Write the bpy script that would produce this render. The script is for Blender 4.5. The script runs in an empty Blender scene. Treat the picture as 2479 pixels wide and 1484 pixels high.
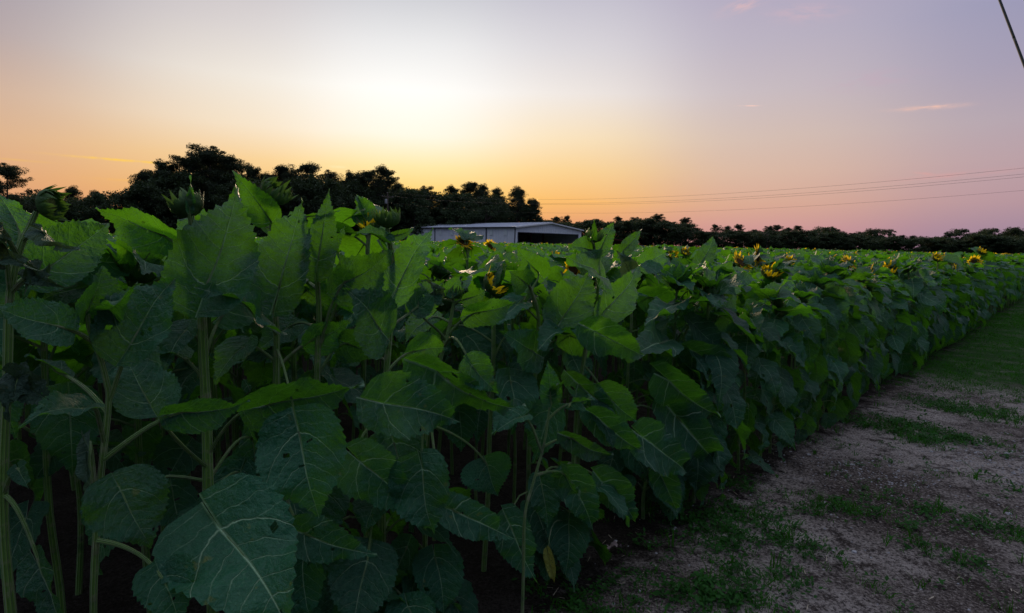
import bpy, math, random
import numpy as np
from math import radians, sin, cos, pi, tan, atan2, sqrt, exp
from mathutils import Matrix, Vector

SC = bpy.context.scene
COL = SC.collection
R0 = np.random.RandomState(11)
UP = np.array([0., 0., 1.])

# ------------------------------------------------------------------ camera model
H = 1.45
F = 569.0
PITCH, ROLL = 6.35, 1.27
Rm = (Matrix.Rotation(radians(90 - PITCH), 3, 'X') @ Matrix.Rotation(radians(ROLL), 3, 'Z'))
RM = np.array([list(r) for r in Rm])
CAM = np.array([0., 0., H])
DROW = 1.46
DV = np.array([sin(radians(45)), cos(radians(45)), 0.])     # direction of the rows
NV = np.array([-cos(radians(45)), sin(radians(45)), 0.])    # into the field
K = 2478 / 1024.0


def ray(px, py):
    u = (px / K - 512) / F
    v = -(py / K - 306.5) / F
    return RM @ np.array([u, v, -1.])


def onplane(px, py, r):
    """point of the vertical sheet r metres behind the first row"""
    d = ray(px, py)
    t = (DROW + r) / (d @ NV)
    return CAM + d * t


def ondepth(px, py, dist):
    d = ray(px, py)
    return CAM + d * (dist / sqrt(d[0] ** 2 + d[1] ** 2))


def onground(px, py):
    d = ray(px, py)
    return CAM + d * (H / -d[2])


def project(P):
    q = RM.T @ (np.asarray(P) - CAM)
    if q[2] > -0.05:
        return None
    return ((q[0] / -q[2]) * F + 512, 306.5 - (q[1] / -q[2]) * F, -q[2])


# ------------------------------------------------------------------ node helpers
class NB:
    def __init__(s, tree):
        s.t = tree
        s.n = tree.nodes
        s.l = tree.links

    def new(s, typ, **kw):
        n = s.n.new(typ)
        for k, v in kw.items():
            setattr(n, k, v)
        return n

    def put(s, sock, v):
        if isinstance(v, bpy.types.NodeSocket):
            s.l.new(v, sock)
        elif v is not None:
            sock.default_value = v

    def m(s, op, a, b=None, c=None, clamp=False):
        n = s.new('ShaderNodeMath', operation=op, use_clamp=clamp)
        s.put(n.inputs[0], a)
        if b is not None: s.put(n.inputs[1], b)
        if c is not None: s.put(n.inputs[2], c)
        return n.outputs[0]

    def vm(s, op, a, b=None, scale=None):
        n = s.new('ShaderNodeVectorMath', operation=op)
        s.put(n.inputs[0], a)
        if b is not None: s.put(n.inputs[1], b)
        if scale is not None: s.put(n.inputs['Scale'], scale)
        return n.outputs[0]

    def mix(s, f, a, b, mode='MIX'):
        n = s.new('ShaderNodeMix', data_type='RGBA', blend_type=mode)
        s.put(n.inputs[0], f)
        s.put(n.inputs[6], c4(a) if not isinstance(a, bpy.types.NodeSocket) else a)
        s.put(n.inputs[7], c4(b) if not isinstance(b, bpy.types.NodeSocket) else b)
        return n.outputs[2]

    def mr(s, v, a, b, c=0., d=1., smooth=True):
        n = s.new('ShaderNodeMapRange', interpolation_type='SMOOTHSTEP' if smooth else 'LINEAR')
        s.put(n.inputs[0], v)
        for i, x in enumerate((a, b, c, d)):
            s.put(n.inputs[i + 1], x)
        return n.outputs[0]

    def noise(s, vec, scale, detail=3., rough=.5, dist=0.):
        n = s.new('ShaderNodeTexNoise')
        if vec is not None: s.l.new(vec, n.inputs['Vector'])
        n.inputs['Scale'].default_value = scale
        n.inputs['Detail'].default_value = detail
        n.inputs['Roughness'].default_value = rough
        n.inputs['Distortion'].default_value = dist
        return n.outputs[0]

    def gauss(s, x, mu, sg):
        d = s.m('DIVIDE', s.m('SUBTRACT', x, mu), sg)
        return s.m('EXPONENT', s.m('MULTIPLY', s.m('MULTIPLY', d, d), -1.))

    def bump(s, h, strength=.3, dist=.01, normal=None):
        n = s.new('ShaderNodeBump')
        n.inputs['Strength'].default_value = strength
        n.inputs['Distance'].default_value = dist
        s.l.new(h, n.inputs['Height'])
        if normal is not None: s.l.new(normal, n.inputs['Normal'])
        return n.outputs[0]


def c4(c):
    return tuple(c) + (1.,) if len(c) == 3 else tuple(c)


def lin(r, g, b):
    f = lambda c: ((c / 255 + .055) / 1.055) ** 2.4 if c > 10.3 else c / 255 / 12.92
    return (f(r), f(g), f(b))


def mat(name):
    m = bpy.data.materials.new(name)
    m.use_nodes = True
    b = NB(m.node_tree)
    p = b.n['Principled BSDF']
    return m, b, p


# ------------------------------------------------------------------ materials
def leaf_material(name, base, trans, vein, tf=.42, dead=False):
    m, b, p = mat(name)
    uv = b.new('ShaderNodeUVMap').outputs[0]
    sp = b.new('ShaderNodeSeparateXYZ')
    b.l.new(uv, sp.inputs[0])
    geo = b.new('ShaderNodeNewGeometry')
    pos = geo.outputs['Position']
    x = b.m('ABSOLUTE', b.m('SUBTRACT', sp.outputs[0], .5))
    wob = b.m('MULTIPLY', b.m('SUBTRACT', b.noise(uv, 7., 3.), .5), .09)
    y = b.m('ADD', sp.outputs[1], wob)
    # midrib
    wid = b.m('MULTIPLY_ADD', b.m('SUBTRACT', 1., sp.outputs[1], clamp=True), .015, .004)
    mid = b.m('SUBTRACT', 1., b.m('DIVIDE', x, wid), clamp=True)
    x2 = b.m('MULTIPLY', x, x)
    # the two basal side veins sweep out and forward: y = 2.8 x^2
    qb = b.m('SUBTRACT', y, b.m('MULTIPLY', x2, 2.8))
    gb = b.m('SQRT', b.m('MULTIPLY_ADD', x2, 31., 1.))
    db = b.m('DIVIDE', b.m('ABSOLUTE', qb), gb)
    bw = b.mr(x, .0, .42, .0125, .004, smooth=False)
    bas = b.m('SUBTRACT', 1., b.m('DIVIDE', db, bw), clamp=True)
    bas = b.m('MULTIPLY', bas, b.mr(x, .36, .5, 1., .2))
    # laterals leaving the midrib, inside the basal veins
    q = b.m('SUBTRACT', y, b.m('MULTIPLY_ADD', x2, 2.0, b.m('MULTIPLY', x, .22)))
    ph = b.m('MULTIPLY_ADD', q, 6.2, .30)
    fr = b.m('ABSOLUTE', b.m('SUBTRACT', b.m('FRACT', ph), .5))
    gq = b.m('MULTIPLY_ADD', x, 4., 1.)
    inside = b.m('MULTIPLY', b.mr(qb, .0, .03), b.m('GREATER_THAN', q, .12))
    lat = b.m('MULTIPLY', b.m('SUBTRACT', 1., b.m('DIVIDE', b.m('DIVIDE', fr, gq), .032), clamp=True), b.mr(x, .0, .36, .95, .2))
    lat = b.m('MULTIPLY', lat, inside)
    # branches outside the basal veins running to the margin
    po = b.m('MULTIPLY_ADD', b.m('SUBTRACT', y, b.m('MULTIPLY', x, .25)), 6.5, .2)
    fo = b.m('ABSOLUTE', b.m('SUBTRACT', b.m('FRACT', po), .5))
    out_ = b.m('MULTIPLY', b.m('SUBTRACT', 1., b.m('DIVIDE', fo, .05), clamp=True), b.mr(qb, .0, -.03))
    out_ = b.m('MULTIPLY', out_, b.mr(x, .12, .5, .7, .1))
    lob = b.m('MAXIMUM', out_, lat)
    v = b.m('MAXIMUM', b.m('MAXIMUM', mid, b.m('MULTIPLY', lat, .8)), b.m('MAXIMUM', bas, b.m('MULTIPLY', lob, .6)))
    # fine reticulation
    vor = b.new('ShaderNodeTexVoronoi', feature='DISTANCE_TO_EDGE')
    b.l.new(uv, vor.inputs['Vector'])
    vor.inputs['Scale'].default_value = 34.
    ret = b.mr(vor.outputs['Distance'], .0, .09, 1., 0.)
    rnd = b.new('ShaderNodeObjectInfo').outputs['Random']
    n1 = b.noise(pos, 5., 3.)
    n2 = b.noise(pos, 45., 2., .6)
    vr = b.m('ADD', b.m('MULTIPLY', n1, .9), b.m('MULTIPLY', n2, .5))
    vr = b.m('ADD', vr, b.m('MULTIPLY', rnd, .5))
    sc = b.mr(vr, .4, 1.5, .5, 1.6, smooth=False)
    col = b.mix(b.m('MULTIPLY', ret, .07), base, vein)
    col = b.mix(b.m('MULTIPLY', v, .85), col, vein)
    # underside is paler
    col = b.mix(b.m('MULTIPLY', geo.outputs['Backfacing'], .35), col, (.09, .17, .06))
    # yellowed and bruised spots
    sp_ = b.mr(b.noise(pos, 26., 3., .65), .64, .74, 0., 1.)
    col = b.mix(b.m('MULTIPLY', sp_, .5), col, (.16, .15, .03))
    cs = b.vm('SCALE', col, scale=sc)
    b.l.new(cs, p.inputs['Base Color'])
    p.inputs['Roughness'].default_value = .46
    p.inputs['Specular IOR Level'].default_value = .34
    quilt = b.m('MULTIPLY', fr, b.mr(x, 0., .06))
    h = b.m('ADD', b.m('ADD', b.m('MULTIPLY', quilt, .22), b.m('MULTIPLY', b.noise(uv, 15., 2.), .8)), b.m('ADD', b.m('MULTIPLY', v, -.5), b.m('MULTIPLY', ret, -.07)))
    h = b.m('ADD', h, b.m('MULTIPLY', n2, .35))
    nrm = b.bump(h, .8, .014)
    b.l.new(nrm, p.inputs['Normal'])
    tr = b.new('ShaderNodeBsdfTranslucent')
    tcol = b.mix(b.m('MULTIPLY', v, .6), trans, [min(1, c * 1.5) for c in trans])
    tcol = b.mix(b.m('MULTIPLY', ret, .25), tcol, [c * 1.35 for c in trans])
    b.l.new(b.vm('SCALE', tcol, scale=sc), tr.inputs['Color'])
    b.l.new(nrm, tr.inputs['Normal'])
    mx = b.new('ShaderNodeMixShader')
    mx.inputs[0].default_value = tf
    b.l.new(p.outputs[0], mx.inputs[1])
    b.l.new(tr.outputs[0], mx.inputs[2])
    b.l.new(mx.outputs[0], b.n['Material Output'].inputs[0])
    return m


M_LEAF = leaf_material('sunflower_leaf_green', (.009, .070, .040), (.155, .50, .010), (.38, .56, .36), .27)
M_DRY = leaf_material('sunflower_leaf_yellowing', (.24, .27, .05), (.35, .34, .04), (.34, .34, .14), .3)
M_WILT = leaf_material('sunflower_leaf_wilted', (.035, .085, .055), (.06, .12, .03), (.12, .2, .12), .25)


def simple(name, col, rough=.6, var=.35, nscale=8., bump=0., bscale=40., spec=.3, trans=None, tf=.4, metal=0.):
    m, b, p = mat(name)
    tc = b.new('ShaderNodeNewGeometry').outputs['Position']
    n = b.noise(tc, nscale, 4., .6)
    rnd = b.new('ShaderNodeObjectInfo').outputs['Random']
    s = b.mr(b.m('ADD', n, b.m('MULTIPLY', rnd, .2)), .3, .9, 1 - var, 1 + var, smooth=False)
    cc = b.new('ShaderNodeRGB')
    cc.outputs[0].default_value = c4(col)
    b.l.new(b.vm('SCALE', cc.outputs[0], scale=s), p.inputs['Base Color'])
    p.inputs['Roughness'].default_value = rough
    p.inputs['Specular IOR Level'].default_value = spec
    p.inputs['Metallic'].default_value = metal
    if bump:
        b.l.new(b.bump(b.noise(tc, bscale, 4., .65), bump, .01), p.inputs['Normal'])
    if trans:
        tr = b.new('ShaderNodeBsdfTranslucent')
        tr.inputs[0].default_value = c4(trans)
        mx = b.new('ShaderNodeMixShader')
        mx.inputs[0].default_value = tf
        b.l.new(p.outputs[0], mx.inputs[1])
        b.l.new(tr.outputs[0], mx.inputs[2])
        b.l.new(mx.outputs[0], b.n['Material Output'].inputs[0])
    return m


def stem_material():
    m, b, p = mat('sunflower_stem_green')
    uv = b.new('ShaderNodeUVMap').outputs[0]
    sp = b.new('ShaderNodeSeparateXYZ')
    b.l.new(uv, sp.inputs[0])
    pos = b.new('ShaderNodeNewGeometry').outputs['Position']
    st = b.m('MULTIPLY_ADD', b.m('SINE', b.m('MULTIPLY', sp.outputs[0], 2 * pi * 9)), .5, .5)
    n = b.noise(pos, 30., 4., .6)
    col = b.mix(st, (.09, .22, .03), (.18, .34, .06))
    col = b.mix(b.mr(n, .52, .66), col, (.24, .30, .13))
    col = b.mix(b.mr(b.noise(pos, 14., 4., .65), .50, .72, 0., .7), col, (.035, .075, .02))
    b.l.new(col, p.inputs['Base Color'])
    p.inputs['Roughness'].default_value = .5
    p.inputs['Sheen Weight'].default_value = .2
    p.inputs['Sheen Roughness'].default_value = .4
    b.l.new(b.bump(b.m('ADD', b.m('MULTIPLY', st, .8), n), .9, .006), p.inputs['Normal'])
    return m


M_STEM = stem_material()
M_BRACT = simple('sunflower_bract_green', (.05, .12, .032), .5, .5, 40., .3, 200., .35, (.09, .2, .02), .3)
M_PETAL = simple('sunflower_petal_yellow', (.90, .56, .01), .5, .15, 60., 0, 0, .3, (1., .70, .01), .65)
M_DISK = simple('sunflower_disk_brown', (.07, .035, .012), .9, .6, 160., .8, 300., .1)
M_DISKG = simple('sunflower_disk_green', (.10, .13, .03), .8, .5, 160., .8, 300., .2)
M_PINE = simple('pine_needles', (.026, .040, .022), .8, .5, .4, trans=(.05, .07, .02), tf=.18)
M_BROAD = simple('broadleaf_foliage', (.030, .052, .022), .7, .5, .4, trans=(.06, .09, .02), tf=.2)
M_BARK = simple('pine_bark', (.06, .045, .04), .9, .4, 2.)
M_GRASS = simple('grass_blades', (.035, .17, .012), .7, .5, 6., spec=.08, trans=(.07, .22, .01), tf=.35)
M_WEED = simple('weed_leaves', (.028, .11, .018), .6, .5, 9., spec=.15, trans=(.05, .12, .02), tf=.3)
M_STRAW = simple('dry_straw', (.42, .35, .27), .8, .6, 20.)
M_PEBBLE = simple('grey_gravel', (.42, .41, .44), .7, .6, 60., .3, 90.)
M_WIRE = simple('power_line_metal', (.05, .045, .05), .6, .2)
M_POLE = simple('weathered_pole_wood', (.11, .085, .07), .9, .3, 3., .4, 20.)
M_TWIG = simple('dead_twig_bark', (.13, .11, .10), .9, .4, 30., .5, 120.)


# ------------------------------------------------------------------ geometry containers: (V, F quads, UV, MI)
def G(V, Fq, UV=None, mi=0):
    V = np.asarray(V, float).reshape(-1, 3)
    Fq = np.asarray(Fq, int).reshape(-1, 4)
    if UV is None: UV = np.zeros((len(V), 2))
    MI = np.full(len(Fq), mi, int) if np.isscalar(mi) else np.asarray(mi, int)
    return (V, Fq, np.asarray(UV, float), MI)


def join(gs):
    Vs, Fs, Us, Ms, o = [], [], [], [], 0
    for V, Fq, U, M in gs:
        Vs.append(V); Fs.append(Fq + o); Us.append(U); Ms.append(M)
        o += len(V)
    return (np.concatenate(Vs), np.concatenate(Fs), np.concatenate(Us), np.concatenate(Ms))


def xf(g, R=None, T=None, s=1.):
    V = g[0] * s
    if R is not None: V = V @ np.asarray(R).T
    if T is not None: V = V + np.asarray(T)
    return (V, g[1], g[2], g[3])


def mesh(name, g, mats, smooth=True):
    V, Fq, UV, MI = g
    me = bpy.data.meshes.new(name)
    me.vertices.add(len(V))
    me.vertices.foreach_set('co', V.astype(np.float32).ravel())
    me.loops.add(len(Fq) * 4)
    me.loops.foreach_set('vertex_index', Fq.astype(np.int32).ravel())
    me.polygons.add(len(Fq))
    me.polygons.foreach_set('loop_start', np.arange(0, len(Fq) * 4, 4, dtype=np.int32))
    me.polygons.foreach_set('material_index', MI.astype(np.int32))
    me.polygons.foreach_set('use_smooth', np.full(len(Fq), smooth))
    uvl = me.uv_layers.new(name='UVMap')
    uvl.data.foreach_set('uv', UV[Fq.ravel()].astype(np.float32).ravel())
    for m in mats: me.materials.append(m)
    me.update(calc_edges=True)
    me.validate()
    return me


def obj(name, me, parent=None, loc=None):
    o = bpy.data.objects.new(name, me)
    COL.objects.link(o)
    if parent is not None: o.parent = parent
    if loc is not None: o.location = loc
    return o


def tag(o, label=None, cat=None, group=None, kind=None):
    if label: o['label'] = label
    if cat: o['category'] = cat
    if group: o['group'] = group
    if kind: o['kind'] = kind
    return o


def thing(name, label, cat, loc=(0, 0, 0), rz=0., group=None, s=1.):
    o = bpy.data.objects.new(name, None)
    o.empty_display_size = .1
    COL.objects.link(o)
    o.location = loc
    o.rotation_euler = (0, 0, rz)
    o.scale = (s, s, s)
    return tag(o, label, cat, group)


def copy_tree(root, loc, rz, s, label, group=None, rx=0., ry=0.):
    r = root.copy()
    COL.objects.link(r)
    r.location = loc
    r.rotation_euler = (rx, ry, rz)
    r.scale = (s, s, s) if np.isscalar(s) else s
    r['label'] = label
    if group: r['group'] = group
    for ch in KIDS[root.name]:
        c = ch.copy()
        COL.objects.link(c)
        c.parent = r
        for gc in KIDS.get(ch.name, ()):
            d = gc.copy()
            COL.objects.link(d)
            d.parent = c
    return r


KIDS = {}


def index_kids(root):
    KIDS[root.name] = list(root.children)
    for c in root.children:
        KIDS[c.name] = list(c.children)


def nrm(v):
    return v / (np.linalg.norm(v) + 1e-12)


def frame_along(P):
    P = np.asarray(P, float)
    T = np.gradient(P, axis=0)
    T = T / (np.linalg.norm(T, axis=1)[:, None] + 1e-12)
    a = np.array([0, 0, 1.]) if abs(T[0][2]) < .9 else np.array([1., 0, 0])
    X = nrm(np.cross(a, T[0]))
    Xs, Ys = [], []
    for t in T:
        X = nrm(X - (X @ t) * t)
        Xs.append(X); Ys.append(np.cross(t, X))
    return T, np.array(Xs), np.array(Ys)


def tube(P, r, n=8, mi=0, ribs=0.):
    P = np.asarray(P, float)
    m = len(P)
    r = np.broadcast_to(np.asarray(r, float), (m,))
    T, X, Y = frame_along(P)
    a = np.linspace(0, 2 * pi, n + 1)
    rr = r[:, None] * (1 + ribs * np.cos(a * 9))[None, :]
    V = P[:, None, :] + rr[..., None] * (np.cos(a)[None, :, None] * X[:, None, :] + np.sin(a)[None, :, None] * Y[:, None, :])
    UV = np.stack(np.broadcast_arrays((a / (2 * pi))[None, :], np.linspace(0, 1, m)[:, None]), -1)
    i, j = np.meshgrid(np.arange(m - 1), np.arange(n), indexing='ij')
    i, j = i.ravel(), j.ravel()
    w = n + 1
    Fq = np.stack([i * w + j, i * w + j + 1, (i + 1) * w + j + 1, (i + 1) * w + j], 1)
    return G(V.reshape(-1, 3), Fq, UV.reshape(-1, 2), mi)


def bez(P0, C0, C1, P1, n):
    t = np.linspace(0, 1, n)[:, None]
    return (1 - t) ** 3 * P0 + 3 * (1 - t) ** 2 * t * C0 + 3 * (1 - t) * t * t * C1 + t ** 3 * P1


def smooth_path(P, n):
    """Catmull-Rom through the points"""
    P = np.asarray(P, float)
    if len(P) == 2: return P[0] + (P[1] - P[0]) * np.linspace(0, 1, n)[:, None]
    Q = np.vstack([2 * P[0] - P[1], P, 2 * P[-1] - P[-2]])
    out = []
    ts = np.linspace(0, len(P) - 1, n)
    for t in ts:
        i = min(int(t), len(P) - 2)
        f = t - i
        a, b, c, d = Q[i], Q[i + 1], Q[i + 2], Q[i + 3]
        out.append(.5 * ((2 * b) + (-a + c) * f + (2 * a - 5 * b + 4 * c - d) * f * f + (-a + 3 * b - 3 * c + d) * f ** 3))
    return np.array(out)


def box(c, s, R=None, mi=0):
    x, y, z = np.array(s) / 2.
    V = np.array([[a, b, d] for a in (-x, x) for b in (-y, y) for d in (-z, z)])
    Fq = [[0, 1, 3, 2], [4, 6, 7, 5], [0, 4, 5, 1], [2, 3, 7, 6], [0, 2, 6, 4], [1, 5, 7, 3]]
    if R is not None: V = V @ np.asarray(R).T
    return G(V + np.array(c, float), Fq, None, mi)


# ------------------------------------------------------------------ sunflower leaf
TN = .42 ** .42 * .78 ** .78 / (1.2 ** 1.2)


def leaf(P0, P1, P2, W, N, rng, nu=22, nv=8, arch=.08, fold=.18, wave=.04, lobe=.26, teeth=13, tw=0., petr=.0045,
         petiole=True, hue=None, bulge=.12, curl=0., nseg=7, ns=6):
    P0, P1, P2, N = [np.asarray(a, float) for a in (P0, P1, P2, N)]
    L = np.linalg.norm(P2 - P1)
    tipx = rng.uniform(.95, 1.4)
    yv = (P2 - P1) / L
    xv = nrm(np.cross(yv, N))
    zv = np.cross(xv, yv)
    per = 3 if nu >= 26 else 2
    if teeth: teeth = nu // per
    t = np.linspace(0, 1, nu + 1)[:, None] ** 1.08
    v = np.linspace(-1, 1, nv + 1)[None, :]
    wt = np.maximum((1 - .38 * np.clip((t - .62) / .38, 0, 1) ** 1.5) * (t ** .34) * ((1 - t) ** tipx) / (((.34 / (.34 + tipx)) ** .34) * ((tipx / (.34 + tipx)) ** tipx)) * .5 * W, .0012)
    row = np.arange(nu + 1)
    tooth = (np.array([-.5, .15, 1.])[row % 3] if per == 3 else np.array([-.5, .8])[row % 2])[:, None] * (rng.uniform(.5, 1.5, (nu + 1, 1)) if nu > 5 else 1.)
    tooth = tooth * np.minimum(1., wt / (.12 * W + 1e-9))
    edge = (np.abs(v) > .99)
    asym = 1 + rng.uniform(-.1, .1) * np.sign(v)
    x = wt * v * asym + edge * np.sign(v) * tooth * .022 * W * (teeth > 0)
    yy = L * (t - lobe * np.abs(v) ** 1.3 * (1 - t) ** 4.5 + edge * .012 * tooth * (teeth > 0))
    ph1, ph2, ph3 = rng.uniform(0, 6.28, 3)
    av = np.abs(v)
    z = arch * L * 4 * t * (1 - t) + fold * np.abs(x) + wave * L * av ** 1.7 * (
        np.sin(2 * pi * (1.6 * t) + ph1 + 1.5 * np.sign(v)) + .55 * np.sin(2 * pi * (3.7 * t) + ph2 + 2.1 * np.sign(v)))
    z = z - curl * L * np.clip(t - .35, 0, 1) ** 2 + .004 * L * np.sin(t * 31 + av * 9 + ph1) * np.sin(av * 11 + t * 6) * (nu > 15)
    z = z + wave * .25 * L * np.sin(t * 9 + ph3)
    bend = rng.uniform(-.05, .05) * L * np.sin(pi * t)
    ang = tw * t
    xx = x * np.cos(ang) - (z) * np.sin(ang) * .5 + bend
    zz = z + x * np.sin(ang)
    V = P1 + xx[..., None] * xv + yy[..., None] * yv + zz[..., None] * zv
    UV = np.stack(np.broadcast_arrays(x / L + .5, yy / L), -1)
    i, j = np.meshgrid(np.arange(nu), np.arange(nv), indexing='ij')
    i, j = i.ravel(), j.ravel()
    w = nv + 1
    Fq = np.stack([i * w + j, i * w + j + 1, (i + 1) * w + j + 1, (i + 1) * w + j], 1)
    if nu >= 26 and rng.rand() < .6:          # insect holes
        keep = np.ones(len(Fq), bool)
        for _ in range(rng.randint(1, 4)):
            r_, c_ = rng.randint(4, nu - 4), rng.randint(1, nv - 1)
            keep[r_ * nv + c_] = False
            if rng.rand() < .5: keep[(r_ + 1) * nv + c_] = False
        Fq = Fq[keep]
    g = [G(V.reshape(-1, 3), Fq, UV.reshape(-1, 2), 0)]
    if petiole:
        d = P1 - P0
        dl = np.linalg.norm(d)
        end = nrm(yv * .6 + nrm(d) * .6)
        pts = bez(P0, P0 + d * .35 + UP * dl * bulge, P1 - end * dl * .35 + UP * dl * bulge * .5, P1, nseg)
        mr_ = V[: max(2, int(nu * .55)) + 1: max(1, nu // 8), nv // 2]
        mr_ = mr_[1:] - zv * petr * .35
        pts = np.vstack([pts, mr_])
        r = np.concatenate([np.linspace(petr * 1.25, petr * .75, nseg), np.linspace(petr * .6, petr * .22, len(mr_))])
        g.append(tube(pts, r, ns, 1))
    return join(g)


# ------------------------------------------------------------------ sunflower head (axis +Z)
def rot_to(d):
    d = nrm(np.asarray(d, float))
    a = np.array([0, 0, 1.]) if abs(d[2]) < .95 else np.array([0, 1., 0])
    x = nrm(np.cross(a, d))
    return np.stack([x, np.cross(d, x), d], 1)


def lathe(prof, n=16, mi=0):
    prof = np.asarray(prof, float)
    a = np.linspace(0, 2 * pi, n + 1)
    V = np.stack([prof[:, 0][:, None] * np.cos(a), prof[:, 0][:, None] * np.sin(a), np.broadcast_to(prof[:, 1][:, None], (len(prof), n + 1))], -1)
    i, j = np.meshgrid(np.arange(len(prof) - 1), np.arange(n), indexing='ij')
    i, j = i.ravel(), j.ravel()
    w = n + 1
    Fq = np.stack([i * w + j, i * w + j + 1, (i + 1) * w + j + 1, (i + 1) * w + j], 1)
    return G(V.reshape(-1, 3), Fq, None, mi)


def scale_strip(prof, wid, ang, side=0., cup=.3, off=0.):
    """pointed strip following a profile (radial, height) at an angle"""
    prof = np.asarray(prof, float)
    ca, sa = cos(ang), sin(ang)
    V = []
    for k, (r, z) in enumerate(prof):
        f = k / (len(prof) - 1)
        w = wid * max(.03, (1 - f ** 2.2)) * (.75 + .9 * f * (1 - f))
        tv = side * f * f
        for s in (-1, 0, 1):
            rr = r - (cup * w if s == 0 else 0) * 0 - abs(s) * cup * w
            V.append((rr * ca - (s * w + tv) * sa, rr * sa + (s * w + tv) * ca, z + off))
    V = np.array(V)
    Fq = []
    for k in range(len(prof) - 1):
        for s in range(2):
            a = k * 3 + s
            Fq.append([a, a + 1, a + 4, a + 3])
    return G(V, Fq)


def head_parts(kind, rng, Rr=.045, lod=0):
    """returns core, bracts, petals geometry; kind bud / opening / open"""
    n = 18 if lod == 0 else 8
    core = lathe([(.22 * Rr, -.62 * Rr), (.6 * Rr, -.48 * Rr), (.95 * Rr, -.15 * Rr), (1.02 * Rr, .12 * Rr)], n, 0)
    if kind == 'open':
        disk = lathe([(1.02 * Rr, .12 * Rr), (.95 * Rr, .26 * Rr), (.6 * Rr, .3 * Rr), (.3 * Rr, .22 * Rr), (.01 * Rr, .2 * Rr)], n, 1)
    else:
        disk = lathe([(1.02 * Rr, .12 * Rr), (.85 * Rr, .28 * Rr), (.5 * Rr, .36 * Rr), (.01 * Rr, .4 * Rr)], n, 2)
    core = join([core, disk])
    br = []
    rings = ((15, 1.0), (14, .85), (12, .7)) if lod == 0 else ((7, 1.),)
    for ri, (cnt, ln) in enumerate(rings):
        for k in range(cnt):
            a = 2 * pi * (k + .33 * ri + rng.uniform(-.2, .2)) / cnt
            l = ln * rng.uniform(.85, 1.25)
            if kind == 'bud':
                tipr, tipz = rng.uniform(.55, 1.25) * Rr, (1.15 + .25 * rng.rand()) * Rr * l
                if rng.rand() < .4: tipr = rng.uniform(1.35, 1.85) * Rr
            elif kind == 'opening':
                tipr, tipz = rng.uniform(1.3, 1.9) * Rr, .75 * Rr * l
            else:
                tipr, tipz = rng.uniform(1.7, 2.1) * Rr, rng.uniform(-.1, .4) * Rr
            pr = bez(np.array([.8 * Rr, (-.35 + .12 * ri) * Rr]), np.array([1.45 * Rr, (-.25 + .1 * ri) * Rr]),
                     np.array([1.5 * Rr, .75 * Rr * l]), np.array([tipr, tipz]), 7 if lod == 0 else 4)
            br.append(scale_strip(pr, (.34 if lod == 0 else .5) * Rr, a, rng.uniform(-.25, .25) * Rr))
    bracts = join(br)
    petals = None
    if kind != 'bud':
        ps = []
        cnt = 26 if lod == 0 else 12
        for k in range(cnt):
            a = 2 * pi * (k + rng.uniform(-.3, .3)) / cnt
            if kind == 'open':
                l = rng.uniform(.8, 1.1)
                e = rng.uniform(-.1, .5)
            else:
                l = rng.uniform(.4, .95)
                e = rng.uniform(.9, 1.5)
                if rng.rand() < .35: continue
            p0 = np.array([1.0 * Rr, .18 * Rr])
            dr = np.array([cos(e), sin(e)])
            p3 = p0 + dr * Rr * 1.6 * l + np.array([0, rng.uniform(-.2, .2) * Rr])
            pr = bez(p0, p0 + dr * .3 * Rr, p3 - np.array([.3, .12]) * Rr * rng.uniform(.3, 1), p3, 6 if lod == 0 else 3)
            ps.append(scale_strip(pr, (.26 if lod == 0 else .42) * Rr, a, rng.uniform(-.2, .2) * Rr, cup=-.2, off=.03 * Rr * (k % 2)))
        petals = join(ps)
    return core, bracts, petals


def add_head(root, kind, pos, d, rng, Rr=.045, lod=0, spin=0.):
    core, br, pe = head_parts(kind, rng, Rr, lod)
    R = rot_to(d)
    o = obj('flower_head', mesh('flower_head', xf(core, R, pos), [M_BRACT, M_DISK, M_DISKG]), root)
    obj('bracts', mesh('bracts', xf(br, R, pos), [M_BRACT]), o)
    if pe is not None:
        obj('petals', mesh('petals', xf(pe, R, pos), [M_PETAL]), o)
    return o


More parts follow.
